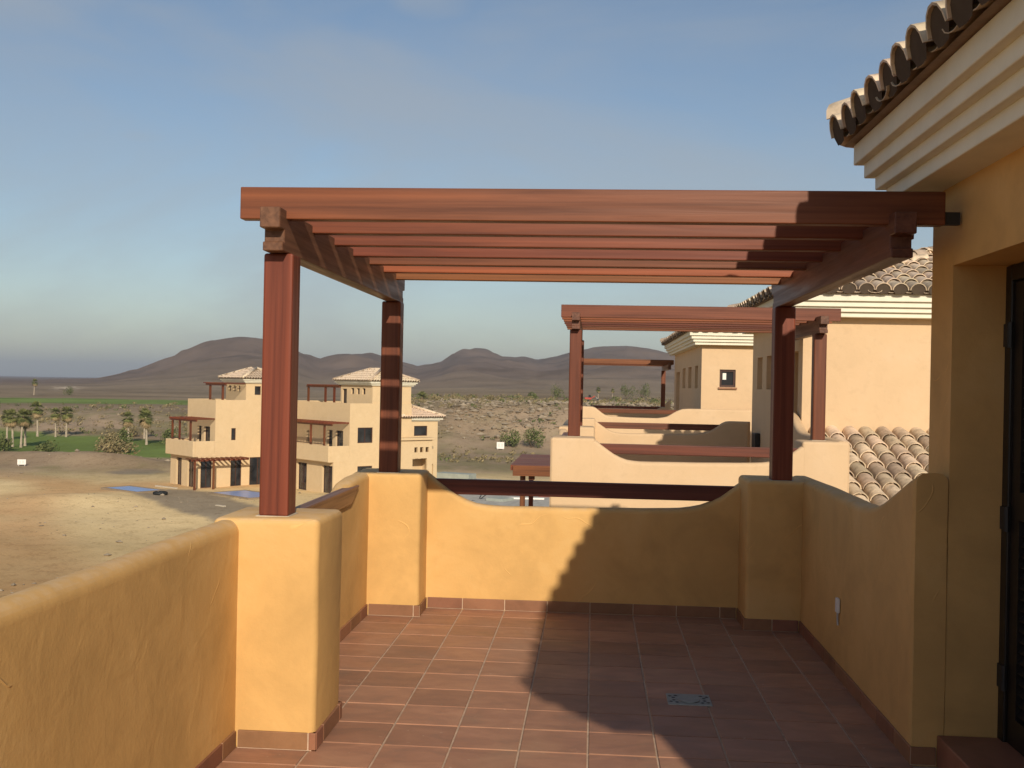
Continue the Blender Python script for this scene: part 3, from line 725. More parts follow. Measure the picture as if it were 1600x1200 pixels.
def parapet(name, label, xf, mat, skirting=False, near_end=-9.5, end_wall=None, zb=-0.02, railmat=None):
    root = empty(name, xf(1.2, 3.09, 0), label, 'wall')
    loft_wall('back_wall', BACK_PROF, 0.125, 'x', 3.03, zb, mat, root, xf)
    loft_wall('side_wall', LEFT_PROF, 0.125, 'y', -0.335, zb, mat, root, xf, sgn=-1)
    loft_wall('side_wall', [(near_end, 1.015), (-0.05, 1.015)], 0.125, 'y', -0.335, zb, mat, root, xf, sgn=-1, r=0.055)
    loft_wall('right_wall', smooth_profile(RIGHT_PROF), 0.138, 'y', 2.67, zb, mat, root, xf)
    pillar(-0.463, 0.028, -0.12, 0.36, zb, 1.024, mat, root, xf)
    pillar(-0.463, 0.036, 2.713, 3.158, zb, 1.004, mat, root, xf)
    pillar(2.298, 2.811, 2.663, 3.158, zb, 1.024, mat, root, xf)
    mb = MB(xf); mb.box(0.02, 2.30, 3.068, 3.118, 0.832, 0.944); r1 = mb.build('rail', M['wdark'], root, bevel=0.008, seg=2)
    mb = MB(xf); mb.prism([(0.33, 0.848), (2.09, 0.848), (2.32, 0.952), (0.33, 0.952)], 'x', -0.39, -0.316); mb.build('rail', M['wdarky'], root, bevel=0.006, seg=2)
    if end_wall is not None:
        loft_wall('end_wall', BACK_PROF, 0.125, 'x', end_wall, zb, mat, root, xf, sgn=-1)
        mb = MB(xf); mb.box(0.02, 2.30, end_wall - 0.09, end_wall - 0.04, 0.832, 0.944); mb.build('rail', M['wdark'], root, bevel=0.008)
        pillar(-0.463, 0.05, end_wall - 0.128, end_wall + 0.3, zb, 1.01, mat, root, xf)
    if skirting:
        h = 0.079; th = 0.011
        def run(axis, face, a, b, sg):
            # tiles between the floor joints, on the face at 'face', standing sg*th proud
            ks = [a] + [i * T for i in range(-60, 40) if a + 0.03 < i * T < b - 0.03] + [b]
            for p, q in zip(ks[:-1], ks[1:]):
                m2 = MB(); p2, q2 = p + 0.003, q - 0.003
                f0, f1 = sorted((face - sg * 0.012, face + sg * th))
                if axis == 'x': m2.box(p2, q2, f0, f1, 0.003, h)
                else: m2.box(f0, f1, p2, q2, 0.003, h)
                m2.build('skirting_tile', M['skirt'], root, bevel=0.003, seg=2)
            m2 = MB(); f0, f1 = sorted((face - sg * 0.012, face + sg * (th - 0.003)))
            if axis == 'x': m2.box(a + 0.002, b - 0.002, f0, f1, 0.0, h - 0.002)
            else: m2.box(f0, f1, a + 0.002, b - 0.002, 0.0, h - 0.002)
            m2.build('skirting_grout', M['grout'], root)
        run('x', 3.03, 0.05, 2.285, -1)
        run('x', 2.713, -0.322, 0.047, -1); run('y', 0.036, 2.705, 3.018, 1)
        run('x', 2.663, 2.287, 2.658, -1); run('y', 2.298, 2.655, 3.018, -1)
        run('y', -0.335, 0.375, 2.70, 1); run('y', -0.335, -1.86, -0.134, 1)
        run('x', -0.12, -0.322, 0.038, -1); run('y', 0.028, -0.13, 0.371, 1); run('x', 0.36, -0.322, 0.038, 1)
        run('y', 2.67, 0.045, 2.65, -1); run('x', 0.057, 2.66, 2.775, -1)
    return root
parapet('terrace_parapet', 'ocher plastered terrace parapet with curved dips, pillars, terracotta skirting and dark rails', ident, M['ocher'], True)
pergola('red brown wooden pergola standing on the ocher terrace pillars', ident, False, 'pergolas on the roof terraces', orange=(5, 6))

# our house: tower room with its door, and the body below
hD = (-2.3, 0.06, 0.13, 2.212, 0.31)
tw = tower('house', 'ocher house with stepped cream cornice and dark shuttered terrace door', 2.81, 7.81, -4.75, 0.36, -0.3, 2.572, M['ocher'], {'W': [hD]}, detail=('W',))
def house_door():
    d = empty('door', (3.100, -1.1, 0.13), parent=tw)
    mb = MB(); y0, y1, z0, z1 = -2.298, 0.058, 0.13, 2.21
    mb.box(3.035, 3.105, y1 - 0.07, y1, z0, z1); mb.box(3.035, 3.105, y0, y0 + 0.07, z0, z1); mb.box(3.035, 3.105, y0 + 0.07, y1 - 0.07, z1 - 0.07, z1)
    mb.build('frame', M['door'], d, bevel=0.006)
    for a, b in ((y0 + 0.075, (y0 + y1) / 2 - 0.004), ((y0 + y1) / 2 + 0.004, y1 - 0.075)):
        mb = MB()
        mb.box(3.050, 3.095, a, a + 0.09, z0 + 0.01, z1 - 0.075); mb.box(3.050, 3.095, b - 0.09, b, z0 + 0.01, z1 - 0.075)
        for zz in (z0 + 0.01, (z0 + z1) / 2 - 0.06, z1 - 0.195): mb.box(3.050, 3.095, a + 0.09, b - 0.09, zz, zz + 0.12)
        z = z0 + 0.15
        while z < z1 - 0.25:
            if abs(z - (z0 + z1) / 2) > 0.09: mb.prism([(3.055, z), (3.063, z), (3.093, z + 0.035), (3.085, z + 0.035)], 'y', a + 0.09, b - 0.09)
            z += 0.045
        mb.box(3.094, 3.100, a + 0.09, b - 0.09, z0 + 0.1, z1 - 0.1)
        mb.build('shutter_leaf', M['door'], d, bevel=0)
    for z in (0.36, 1.05, 1.85):
        mb = MB(); mb.tube([(3.035, y1 - 0.066, z), (3.035, y1 - 0.066, z + 0.11)], 0.013, 8); mb.box(3.028, 3.040, y1 - 0.06, y1 - 0.005, z + 0.005, z + 0.105); mb.build('hinge', M['iron'], d)
    mb = MB(); mb.box(2.775, 3.118, -2.298, 0.05, 0.0, 0.137); mb.build('threshold', M['skirt'], d, bevel=0.006)
house_door()
mb = MB(); mb.box(-0.455, 8.2, -12.0, 3.15, GZ - 0.3, -0.26); mb.build('ground_storey', M['ocher'], tw)
# bracket that carries the right girder
mb = MB(); mb.box(2.50, 2.585, -0.055, 0.0, 2.24, 2.37); mb.box(2.50, 2.80, -0.05, -0.02, 2.375, 2.43)
pb = mb.build('beam_bracket', M['iron'], tw)

def drain():
    c = (1.768, 0.915)
    d = empty('floor_drain', (c[0], c[1], 0.0), 'square steel floor drain grate set in the terracotta tiles', 'drain')
    mb = MB(); mb.box(c[0] - 0.115, c[0] + 0.115, c[1] - 0.10, c[1] + 0.10, -0.002, 0.0045); mb.build('cover_plate', M['steel'], d, bevel=0.002)
    mb = MB(); n = 20
    mb.prism([(c[0] + 0.058 * math.cos(2 * math.pi * i / n), c[1] + 0.075 * math.sin(2 * math.pi * i / n)) for i in range(n)], 'z', 0.004, 0.0085); mb.build('boss', M['steel'], d, bevel=0.002)
    for sx in (-1, 1):
        for sy in (-1, 1):
            for (ox, oy) in ((0.08, 0.022), (0.097, 0.05), (0.066, 0.06)):
                m2 = MB(); a = c[0] + sx * ox; b = c[1] + sy * oy
                m2.prism([(a - 0.011, b), (a, b - 0.012), (a + 0.011, b), (a, b + 0.012)], 'z', 0.0046, 0.0056); m2.build('drain_hole', M['iron'], d)
drain()
def outlet():
    o = empty('wall_box', (2.655, 1.50, 0.37), 'small white plastic cable box on the shaded terrace wall', 'outlet')
    mb = MB(); mb.box(2.650, 2.668, 1.475, 1.53, 0.372, 0.456); b = mb.build('cover', M['plastic'], o, bevel=0.006, seg=3)
    mb = MB(); mb.tube([(2.660, 1.503, 0.372), (2.661, 1.505, 0.33), (2.664, 1.507, 0.30)], 0.006, 6); mb.build('cable', M['greyp'], o)
outlet()

# ------------------------------------------------------------------ second house (mirrored, set back)
DX, DZ = 1.23, 0.07
def xf2(x, y, z): return (x + DX, 10.40 - y, z + (DZ if z > -3 else 0))
parapet('terrace_parapet', 'cream plastered parapet of the neighbouring house beyond the gap, with red brown rails', xf2, M['cream'], False, near_end=-4.3, end_wall=-4.35, zb=GZ - 0.2)
pergola('wooden pergola on the cream terrace of the neighbouring house', xf2, True, 'pergolas on the roof terraces', orange=(5,), length=3.16)
X2 = 2.81 + DX
t2 = tower('house', 'cream house with tiled hip roof behind the cream terrace, tiled lean-to below', X2, X2 + 5.0, 10.04, 14.65, GZ - 0.2, 2.572 + DZ, M['cream'],
           {'W': [(13.55, 14.1, 1.66, 2.2, 0.14, 'niche'), (12.55, 13.1, 1.66, 2.2, 0.14, 'niche'), (11.6, 12.1, 1.66, 2.2, 0.14, 'niche'), (10.35, 11.2, 0.1, 2.2, 0.25, 'niche')]}, detail=('W', 'S'))
mb = MB(); mb.box(DX - 0.455, X2 + 0.002, 7.25, 14.75, GZ - 0.3, DZ - 0.03); mb.build('ground_storey', M['cream'], t2)
# meter box and pipe on the side wall of that tower
mb = MB(); mb.box(X2 - 0.09, X2 - 0.002, 13.62, 13.98, 0.55, 0.92); mb.build('meter_box', M['iron'], t2, bevel=0.01)
mb = MB(); mb.tube([(X2 - 0.02, 12.2, 0.5), (X2 - 0.02, 12.2, 0.85)], 0.02, 6); mb.build('pipe_stub', M['iron'], t2)
# lean-to roof in front of the tower
def lean_to():
    r = empty('lean_to_roof', (6.5, 8.4, 0.8), parent=t2)
    pit = math.radians(15.3); zr = 1.075; yr = 10.02; run = 3.9
    ze = zr - run * math.tan(pit)
    mb = MB(); mb.add([(X2 + 0.03, yr, zr), (10.2, yr, zr), (10.2, yr - run, ze), (X2 + 0.03, yr - run, ze), (X2 + 0.03, yr, zr - 0.15), (10.2, yr, zr - 0.15), (10.2, yr - run, ze - 0.15), (X2 + 0.03, yr - run, ze - 0.15)],
                      [(0, 1, 2, 3), (7, 6, 5, 4), (0, 4, 5, 1), (1, 5, 6, 2), (2, 6, 7, 3), (3, 7, 4, 0)]); mb.build('roof_bed', M['roofbed'], r)
    tile_slope((X2 + 0.06, yr - run, ze), (10.1, yr - run, ze), (0, 1, 0), r, True, False, False, Lmax=run / math.cos(pit) - 0.02, pitch=pit, only=lambda P: P.x < 7.2)
    mb = MB(); mb.box(X2 + 0.03, 10.1, yr - run + 0.3, yr - run + 0.55, GZ - 0.3, ze - 0.05); mb.build('wall', M['cream'], r)
lean_to()

# ------------------------------------------------------------------ third house
X3 = 3.68
t3 = tower('house', 'cream house with small square window and slit windows under a tiled roof', X3, X3 + 5.0, 20.15, 28.4, GZ - 0.2, 2.65, M['cream'],
           {'W': [(21.0, 21.75, 1.66, 2.2, 0.2, 'niche'), (22.7, 23.6, 1.66, 2.2, 0.2, 'niche'), (24.5, 25.4, 1.66, 2.2, 0.2, 'niche'), (26.4, 27.7, 0.3, 2.12, 0.25, 'niche')],
            'S': [(4.09, 4.45, 1.70, 2.10, 0.10)]}, detail=())
w3 = window(lambda u, d, z: (u, 20.15 + d, z), (4.09, 4.45, 1.70, 2.10), 0.10, t3, fw=0.048)
mb = MB(); mb.box(4.06, 4.48, 20.10, 20.23, 1.655, 1.695); mb.build('sill', M['skirt'], w3)
mb = MB(); mb.box(4.165, 4.245, 20.214, 20.219, 1.87, 2.02); mb.build('paper_sticker', M['white'], w3)
D3X = 0.84
C3 = [(0.03, 1.20), (0.37, 1.20), (0.44, 1.18), (0.54, 1.11), (0.64, 1.03), (0.75, 0.985), (1.25, 0.97), (1.85, 0.97), (2.05, 1.0), (2.15, 1.06), (2.26, 1.13), (2.4, 1.185), (2.55, 1.195), (6.0, 1.195)]
def xf3(x, y, z): return (x + D3X, y, z)
p3 = empty('terrace_parapet', (2.0, 19.9, 0.2), 'distant cream parapet with a short curved dip below the small square window', 'wall')
loft_wall('front_wall', C3, 0.14, 'x', 19.85, GZ - 0.2, M['cream'], p3, xf3)
loft_wall('side_wall', [(19.9, 1.19), (27.0, 1.05), (32.3, 1.0)], 0.14, 'y', 0.03, GZ - 0.2, M['cream'], p3, xf3)
loft_wall('back_wall', [(0.1, 1.0), (0.4, 1.0), (0.7, 0.82), (2.3, 0.82), (2.7, 1.02), (2.85, 1.15), (3.0, 1.3)], 0.14, 'x', 32.1, GZ - 0.2, M['cream'], p3, xf3)
mb = MB(xf3); mb.box(0.42, 2.3, 19.89, 19.95, 1.065, 1.16); mb.build('rail', M['wx'], p3, bevel=0.008)
mb = MB(xf3); mb.box(0.3, 2.8, 32.14, 32.2, 0.93, 1.02); mb.build('rail', M['wdark'], p3, bevel=0.008)
mb = MB(); mb.box(0.86, X3 + 0.002, 19.86, 32.2, GZ - 0.3, 0.12); mb.build('ground_storey', M['cream'], t3)
def xfp3(x, y, z): return (x * 0.997 + 1.01, y + 28.75, z)
pergola('far wooden pergola beside the slit windowed tower of the third house', xfp3, False, 'pergolas on the roof terraces', length=3.05)

# first-floor terrace and pergola of the third house
def low_pergola():
    r = empty('pergola', (0.1, 22.4, -2.2), 'lower plank topped pergola beside the cream parapet corner', 'pergola')
    for i in range(15):
        y = 20.45 + i * 0.275
        mb = MB(); mb.box(-0.66, 0.9, y, y + 0.20, -0.34, -0.21); mb.build('slat', M['wx'], r, bevel=0.004)
    mb = MB(); mb.box(-0.60, 0.9, 20.36, 20.44, -0.46, -0.215); mb.build('front_beam', M['wx'], r, bevel=0.006)
    for y in (20.6, 24.2):
        mb = MB(); mb.box(-0.44, -0.32, y, y + 0.12, -2.2, -0.345); mb.build('post', M['wz'], r, bevel=0.006)
        mb = MB(); mb.box(-0.24, -0.10, y - 0.06, y + 0.1, -0.56, -0.345); mb.build('beam_end', M['wz'], r, bevel=0.006)
    mb = MB(); mb.box(-0.62, 0.88, 20.3, 20.42, -1.50, -1.39); mb.build('rail', M['wdark'], r, bevel=0.006)
low_pergola()
mb = MB(); mb.box(-0.75, 0.87, 20.1, 20.3, GZ - 0.3, -1.72); mb.box(-0.75, -0.6, 20.3, 25.0, GZ - 0.3, -1.72); mb.box(-0.6, 0.87, 20.3, 25.0, GZ - 0.3, -2.2); mb.build('terrace_storey', M['cream'], t3)

# ------------------------------------------------------------------ far villas
AV = math.radians(46)
EU = Vector((-math.sin(AV), math.cos(AV), 0)); EV = Vector((math.cos(AV), math.sin(AV), 0))
def villa(K, label, wing, rg, UL=8.6):
    K = Vector(K)
    def xf(u, v, z): return tuple(K + EU * (u * 0.88) + EV * (v * 1.1) + Vector((0, 0, z)))
    root = empty('villa', K, label, 'house')
    V1 = 1.5
    # ground floor: front (v = 0.25) with openings
    holes_g = [(0.15, 1.75, 0.02, 2.15), (4.3, 5.9, 0.02, 2.15), (7.2, 8.2, 0.02, 2.15)] if wing else [(0.9, 2.1, 0.02, 2.2), (3.3, 4.4, 0.02, 2.2)]
    gw = [(2.2, 3.43, 0.85, 2.08)] if wing else [(0.45, 1.3, 0.02, 2.15), (2.75, 3.6, 0.02, 2.15), (4.25, 5.6, 0.02, 2.3)]
    fw_ = [(2.16, 3.41, 3.85, 5.03)] if wing else [(2.75, 3.1, 3.7, 4.65)]
    mb = MB(xf)
    facade(mb, lambda u, d, z: (u, 0.25 + d, z), (0.0, UL), (-0.4, 2.47), holes_g, 0.2)
    facade(mb, lambda u, d, z: (0.0 + d, u, z), (0.25, 6.75), (-0.4, 2.47), gw, 0.12)
    mb.quad((UL, 0.25, -0.4), (UL, 6.75, -0.4), (UL, 6.75, 2.47), (UL, 0.25, 2.47)); mb.quad((0, 6.75, -0.4), (UL, 6.75, -0.4), (UL, 6.75, 2.47), (0, 6.75, 2.47))
    mb.build('ground_floor_wall', M['pale'], root, merge=True)
    for hh in holes_g: window(lambda u, d, z: (u, 0.25 + d, z), hh, 0.2, root, name='patio_door', mull=1, xf=xf, pane=M['bronzeglass'])
    for hh in gw: window(lambda u, d, z: (d, u, z), hh, 0.12, root, xf=xf, mull=0 if wing else 1)
    # terrace slab and parapet
    mb = MB(xf); mb.box(-0.01, UL, -0.15, V1 + 0.1, 2.45, 2.72); mb.build('terrace_slab', M['pale'], root)
    mb = MB(xf); mb.box(-0.012, UL, -0.17, 0.03, 2.46, 3.66); mb.box(UL - 0.2, UL + 0.012, 0.03, V1, 2.46, 3.66); mb.box(-0.012, 0.19, 0.03, V1, 2.46, 3.66); mb.build('terrace_parapet', M['pale'], root, bevel=0.03)
    mb = MB(xf); mb.tube([(1.0, -0.05, 3.78), (UL - 1.0, -0.05, 3.78)], 0.035, 6); mb.build('rail', M['frame'], root)
    # first floor with roof parapet
    holes_1 = [(1.0, 2.2, 2.75, 4.75), (2.7, 3.5, 2.75, 4.75)] + ([(6.6, 7.0, 3.6, 4.6)] if wing else [])
    mb = MB(xf)
    facade(mb, lambda u, d, z: (u, V1 + d, z), (-0.002, UL), (2.471, 6.88), holes_1, 0.2)
    facade(mb, lambda u, d, z: (-0.002 + d, u, z), (V1, 6.75), (2.471, 6.88), fw_, 0.12)
    mb.quad((UL, V1, 2.47), (UL, 6.75, 2.47), (UL, 6.75, 6.88), (UL, V1, 6.88)); mb.quad((0, 6.75, 2.47), (UL, 6.75, 2.47), (UL, 6.75, 6.88), (0, 6.75, 6.88))
    # parapet inner faces and deck
    mb.quad((0.2, V1 + 0.2, 6.88), (UL - 0.2, V1 + 0.2, 6.88), (UL - 0.2, V1 + 0.2, 5.8), (0.2, V1 + 0.2, 5.8)); mb.quad((0.2, V1, 6.88), (0, V1, 6.88), (0, 6.75, 6.88), (0.2, 6.75, 6.88))
    mb.quad((0.2, V1, 6.88), (UL, V1, 6.88), (UL, V1 + 0.2, 6.88), (0.2, V1 + 0.2, 6.88)); mb.quad((0, V1, 5.8), (UL, V1, 5.8), (UL, 6.75, 5.8), (0, 6.75, 5.8))
    mb.quad((0.2, V1, 6.88), (0.2, 6.75, 6.88), (0.2, 6.75, 5.8), (0.2, V1, 5.8)); mb.quad((UL - 0.2, V1, 6.88), (UL - 0.2, 6.75, 6.88), (UL - 0.2, 6.75, 5.8), (UL - 0.2, V1, 5.8))
    mb.quad((UL - 0.2, V1 + .2, 6.88), (UL, V1 + .2, 6.88), (UL, 6.75, 6.88), (UL - 0.2, 6.75, 6.88))
    mb.build('first_floor_wall', M['pale'], root, recalc=False)
    for hh in holes_1: window(lambda u, d, z: (u, V1 + d, z), hh, 0.2, root, xf=xf)
    for hh in fw_: window(lambda u, d, z: (-0.002 + d, u, z), hh, 0.12, root, xf=xf, mull=1 if wing else 0)
    # terrace pergola
    pg = empty('pergola', xf(3.5, 0.7, 2.72), parent=root)
    for u in (1.2, 3.4, UL - 0.7): m2 = MB(xf); m2.box(u, u + 0.13, 0.05, 0.18, 2.72, 5.17); m2.build('post', M['wz'], pg)
    m2 = MB(xf); m2.box(0.1, UL - 0.1, 0.06, 0.17, 5.17, 5.32); m2.build('beam', M['wy'], pg)
    for i in range(int((UL - 0.2) / 0.5)): m2 = MB(xf); u = 0.12 + i * 0.5; m2.box(u, u + 0.08, -0.25, V1, 5.321, 5.44); m2.build('slat', M['wx'], pg)
    # roof tower
    tu0, tu1, tv0, tv1 = (0.12, 5.2, 3.4, 6.74) if wing else (0.12, 4.0, 3.9, 6.74)
    hs = [(1.25, 1.75, 7.55, 8.02, 0.2), (2.15, 2.65, 7.55, 8.02, 0.2), (3.05, 3.55, 7.55, 8.02, 0.2)] + ([(4.2, 4.95, 5.9, 7.95, 0.2)] if wing else [])
    mb = MB(xf)
    facade(mb, lambda u, d, z: (u, tv0 + d, z), (tu0, tu1), (5.8, 8.26), hs, 0.2)
    facade(mb, lambda u, d, z: (tu0 + d, u, z), (tv0, tv1), (5.8, 8.26), [(4.6, 5.1, 7.3, 8.0, 0.15)], 0.15)
    mb.quad((tu1, tv0, 5.8), (tu1, tv1, 5.8), (tu1, tv1, 8.26), (tu1, tv0, 8.26)); mb.quad((tu0, tv1, 5.8), (tu1, tv1, 5.8), (tu1, tv1, 8.26), (tu0, tv1, 8.26))
    mb.build('roof_tower_wall', M['pale'], root, merge=True)
    for hh in hs: window(lambda u, d, z: (u, tv0 + d, z), hh, 0.2, root, xf=xf, fw=0.05)
    window(lambda u, d, z: (tu0 + d, u, z), (4.6, 5.1, 7.3, 8.0), 0.15, root, xf=xf, fw=0.05)
    mb = MB(xf)
    for o_, z0, z1 in ((0.15, 8.25, 8.35), (0.26, 8.348, 8.46), (0.36, 8.458, 8.60)): mb.box(tu0 - o_, tu1 + o_, tv0 - o_, tv1 + o_, z0, z1)
    mb.build('cornice', M['cornice'], root)
    def hip(a0, a1, b0, b1, z, k, nm='roof'):
        hw = min(a1 - a0, b1 - b0) / 2; zr = z + hw * k
        mb = MB(xf)
        if (a1 - a0) > (b1 - b0): r0, r1 = (a0 + hw, (b0 + b1) / 2, zr), (a1 - hw, (b0 + b1) / 2, zr)
        else: r0, r1 = ((a0 + a1) / 2, b0 + hw, zr), ((a0 + a1) / 2, b1 - hw, zr)
        c = [(a0, b0, z), (a1, b0, z), (a1, b1, z), (a0, b1, z)]
        if (a1 - a0) > (b1 - b0): mb.add(c + [r0, r1], [(0, 1, 5, 4), (1, 2, 5), (2, 3, 4, 5), (3, 0, 4), (0, 3, 2, 1)])
        else: mb.add(c + [r0, r1], [(0, 1, 4), (1, 2, 5, 4), (2, 3, 5), (3, 0, 4, 5), (0, 3, 2, 1)])
        bed = mb.build(nm, M['roofbed'], root)
        W_ = [Vector(xf(*q)) for q in c]; pit = math.atan(k); L = hw / math.cos(pit)
        cu = Vector(xf((a0 + a1) / 2, (b0 + b1) / 2, 0))
        for i, j in ((0, 1), (1, 2), (2, 3), (3, 0)):
            mid = (W_[i] + W_[j]) / 2; e_ = (W_[j] - W_[i]).normalized(); up = Vector((-e_.y, e_.x, 0))
            if up.dot(Vector((cu.x - mid.x, cu.y - mid.y, 0))) < 0: up = -up
            tile_slope(W_[i], W_[j], up, bed, False, Lmax=L, pitch=pit, spacing=0.24, expo=0.42, rnd=rg)
        m2 = MB(xf)
        for q in c: m2.tube([(q[0], q[1], q[2] + 0.1), (min((r0, r1), key=lambda r_: abs(r_[0] - q[0]) + abs(r_[1] - q[1])))[:2] + (zr + 0.1,)], 0.11, 6)
        m2.build('hip_tile_row', M['rooftile'], bed, smooth=True)
    hip(tu0 - 0.45, tu1 + 0.45, tv0 - 0.45, tv1 + 0.45, 8.603, 0.42)
    # roof terrace pergola
    pr = empty('pergola', xf(6.9, 4.0, 5.8), parent=root)
    pu = 5.75 if wing else 0.3; pv = 3.3 if wing else 2.1
    for u in ((pu + 0.4, pu + 1.9, pu + 4.9) if wing else (pu, pu + 2.45)): m2 = MB(xf); m2.box(u, u + 0.14, pv, pv + 0.14, 5.8, 8.02); m2.build('post', M['wz'], pr)
    m2 = MB(xf); m2.box(pu - 0.5, pu + (5.2 if wing else 3.3), pv, pv + 0.13, 8.021, 8.17); m2.build('beam', M['wy'], pr)
    for i in range(11 if wing else 8): m2 = MB(xf); u = pu - 0.45 + i * 0.5; m2.box(u, u + 0.08, pv - 0.25, 6.2 if wing else 3.7, 8.171, 8.245); m2.build('slat', M['wx'], pr)
    # ground pergola
    gp = empty('pergola', xf(3.6, -1.2, 0), parent=root)
    if not wing:
        for v in (-0.55, 0.85): m2 = MB(xf); m2.box(-1.35, -1.22, v, v + 0.13, -0.3, 2.2); m2.build('post', M['wz'], gp)
        m2 = MB(xf); m2.box(-1.37, -1.2, -0.75, 3.6, 2.201, 2.31); m2.build('beam', M['wx'], gp)
        for i in range(12): m2 = MB(xf); v = -0.7 + i * 0.375; m2.box(-1.6, -0.02, v, v + 0.1, 2.311, 2.40); m2.build('slat', M['wy'], gp)
    if wing:
        mb = MB(xf)
        facade(mb, lambda u, d, z: (0.25 + d, u, z), (6.75, 9.3), (-0.4, 5.5), [(7.15, 8.35, 4.3, 5.1), (8.75, 8.95, 0.9, 2.0, 0.2, 'niche')], 0.12)
        mb.quad((0.25, 9.3, -0.4), (6.5, 9.3, -0.4), (6.5, 9.3, 5.5), (0.25, 9.3, 5.5)); mb.quad((6.5, 6.75, -0.4), (6.5, 9.3, -0.4), (6.5, 9.3, 5.5), (6.5, 6.75, 5.5))
        mb.build('wing_wall', M['pale'], root, merge=True)
        window(lambda u, d, z: (0.25 + d, u, z), (7.15, 8.35, 4.3, 5.1), 0.12, root, xf=xf)
        m2 = MB(xf)
        facade(m2, lambda u, d, z: (-1.2 + d, u, z), (5.2, 7.95), (-0.4, 4.05), [(6.35, 6.65, 3.08, 3.48, .2), (6.85, 7.15, 3.08, 3.48, .2), (7.35, 7.65, 3.08, 3.48, .2), (6.2, 7.5, -0.39, 2.6, 0.2)], 0.2)
        m2.quad((-1.2, 7.95, -0.4), (0.25, 7.95, -0.4), (0.25, 7.95, 4.05), (-1.2, 7.95, 4.05)); m2.quad((-1.2, 5.2, -0.4), (0.25, 5.2, -0.4), (0.25, 5.2, 4.05), (-1.2, 5.2, 4.05))
        m2.build('porch_wall', M['pale'], root, merge=True)
        m2 = MB(xf); m2.box(-1.4, 0.25, 5.1, 8.1, 4.05, 4.22); m2.build('porch_slab', M['pale'], root, bevel=0.02)
        m2 = MB(xf)
        for o_, z0, z1 in ((0.12, 5.48, 5.6), (0.3, 5.598, 5.78)): m2.box(0.25 - o_, 6.5 + o_, 6.76, 9.3 + o_, z0, z1)
        m2.build('wing_cornice', M['cornice'], root)
        hip(-0.2, 6.95, 5.8, 9.75, 5.785, 0.40, 'wing_roof')
    return root
villa((-18.24, 75.12, -6.845), 'far cream villa with roof tower and a tiled side wing', True, random.Random(1), UL=11.2)
villa((-29.35, 77.1, -6.845), 'far cream villa with a ground pergola beside the blue pool', False, random.Random(2), UL=5.6)

# ------------------------------------------------------------------ things on the ground
def put(px, py, dz=0.0): return Vector((px, py, gh(px, py) + dz))

def pool(cx, cy, ang, L, Wd, label):
    z = max(gh(cx + a, cy + b) for a in (-2, 0, 2) for b in (-1.5, 0, 1.5))
    c, s_ = math.cos(ang), math.sin(ang)
    def xf(x, y, zz): return (cx + x * c - y * s_, cy + x * s_ + y * c, z + zz)
    r = empty('swimming_pool', (cx, cy, z), label, 'pool')
    mb = MB(xf); w = 0.22
    mb.box(-L / 2, L / 2, -Wd / 2, -Wd / 2 + w, -0.6, 0.10); mb.box(-L / 2, L / 2, Wd / 2 - w, Wd / 2, -0.6, 0.10)
    mb.box(-L / 2, -L / 2 + w, -Wd / 2 + w, Wd / 2 - w, -0.6, 0.098); mb.box(L / 2 - w, L / 2, -Wd / 2 + w, Wd / 2 - w, -0.6, 0.098); mb.build('rim', M['paving'], r)
    mb = MB(xf); mb.box(-L / 2 + w, L / 2 - w, -Wd / 2 + w, Wd / 2 - w, -0.5, 0.075); mb.build('water', M['pool'], r)
pool(-33.0, 74.3, math.radians(-33), 4.6, 2.5, 'blue swimming pool standing alone on the bare earth')
pool(-24.0, 73.4, math.radians(-38), 5.2, 3.3, 'blue swimming pool beside the far villa wall')

def board(px, py, w, h, label, ang, two=False):
    b = put(px, py); r = empty('sign_board', b, label, 'sign')
    def xf(x, y, z): return (b.x + x * math.cos(ang) - y * math.sin(ang), b.y + x * math.sin(ang) + y * math.cos(ang), b.z + z)
    mb = MB(xf); mb.box(-w / 2, w / 2, 0, 0.05, 0.12, h); mb.build('panel', M['white'], r, bevel=0.01)
    for sx in (-1, 1): mb = MB(xf); mb.box(sx * w * 0.35 - 0.03, sx * w * 0.35 + 0.03, 0.051, 0.11, -0.3, h * 0.9); mb.build('leg', M['greyp'], r)
    for sx in ((-0.2, 0.2) if two else (-0.18, 0.16)): mb = MB(xf); mb.box(w * (sx - 0.1), w * (sx + 0.1), -0.006, -0.001, h * 0.35, h * 0.82); mb.build('print_block', M['print'], r)
board(-51.2, 91.8, 0.74, 0.60, 'small white board standing on the dark bare earth', 0.3)
board(-10.4, 132.9, 0.95, 0.98, 'white board beside the green shrubs at the foot of the rubble bank', 0.05, True)

tb = put(-29.8, 71.6); ty = empty('tyre', tb, 'black tyre lying on the earth beside the blue pool', 'tyre')
mb = MB()
for k, (R_, r_) in enumerate(((0.40, 0.13),)):
    ring = [(tb.x + R_ * math.cos(a), tb.y + R_ * math.sin(a), tb.z + 0.13 + 0.24 * k) for a in [2 * math.pi * i / 20 for i in range(21)]]
    mb = MB(); mb.tube(ring, r_, 8, False); mb.build('tread' if k == 0 else 'upper_tread', M['rubber'], ty, smooth=True)

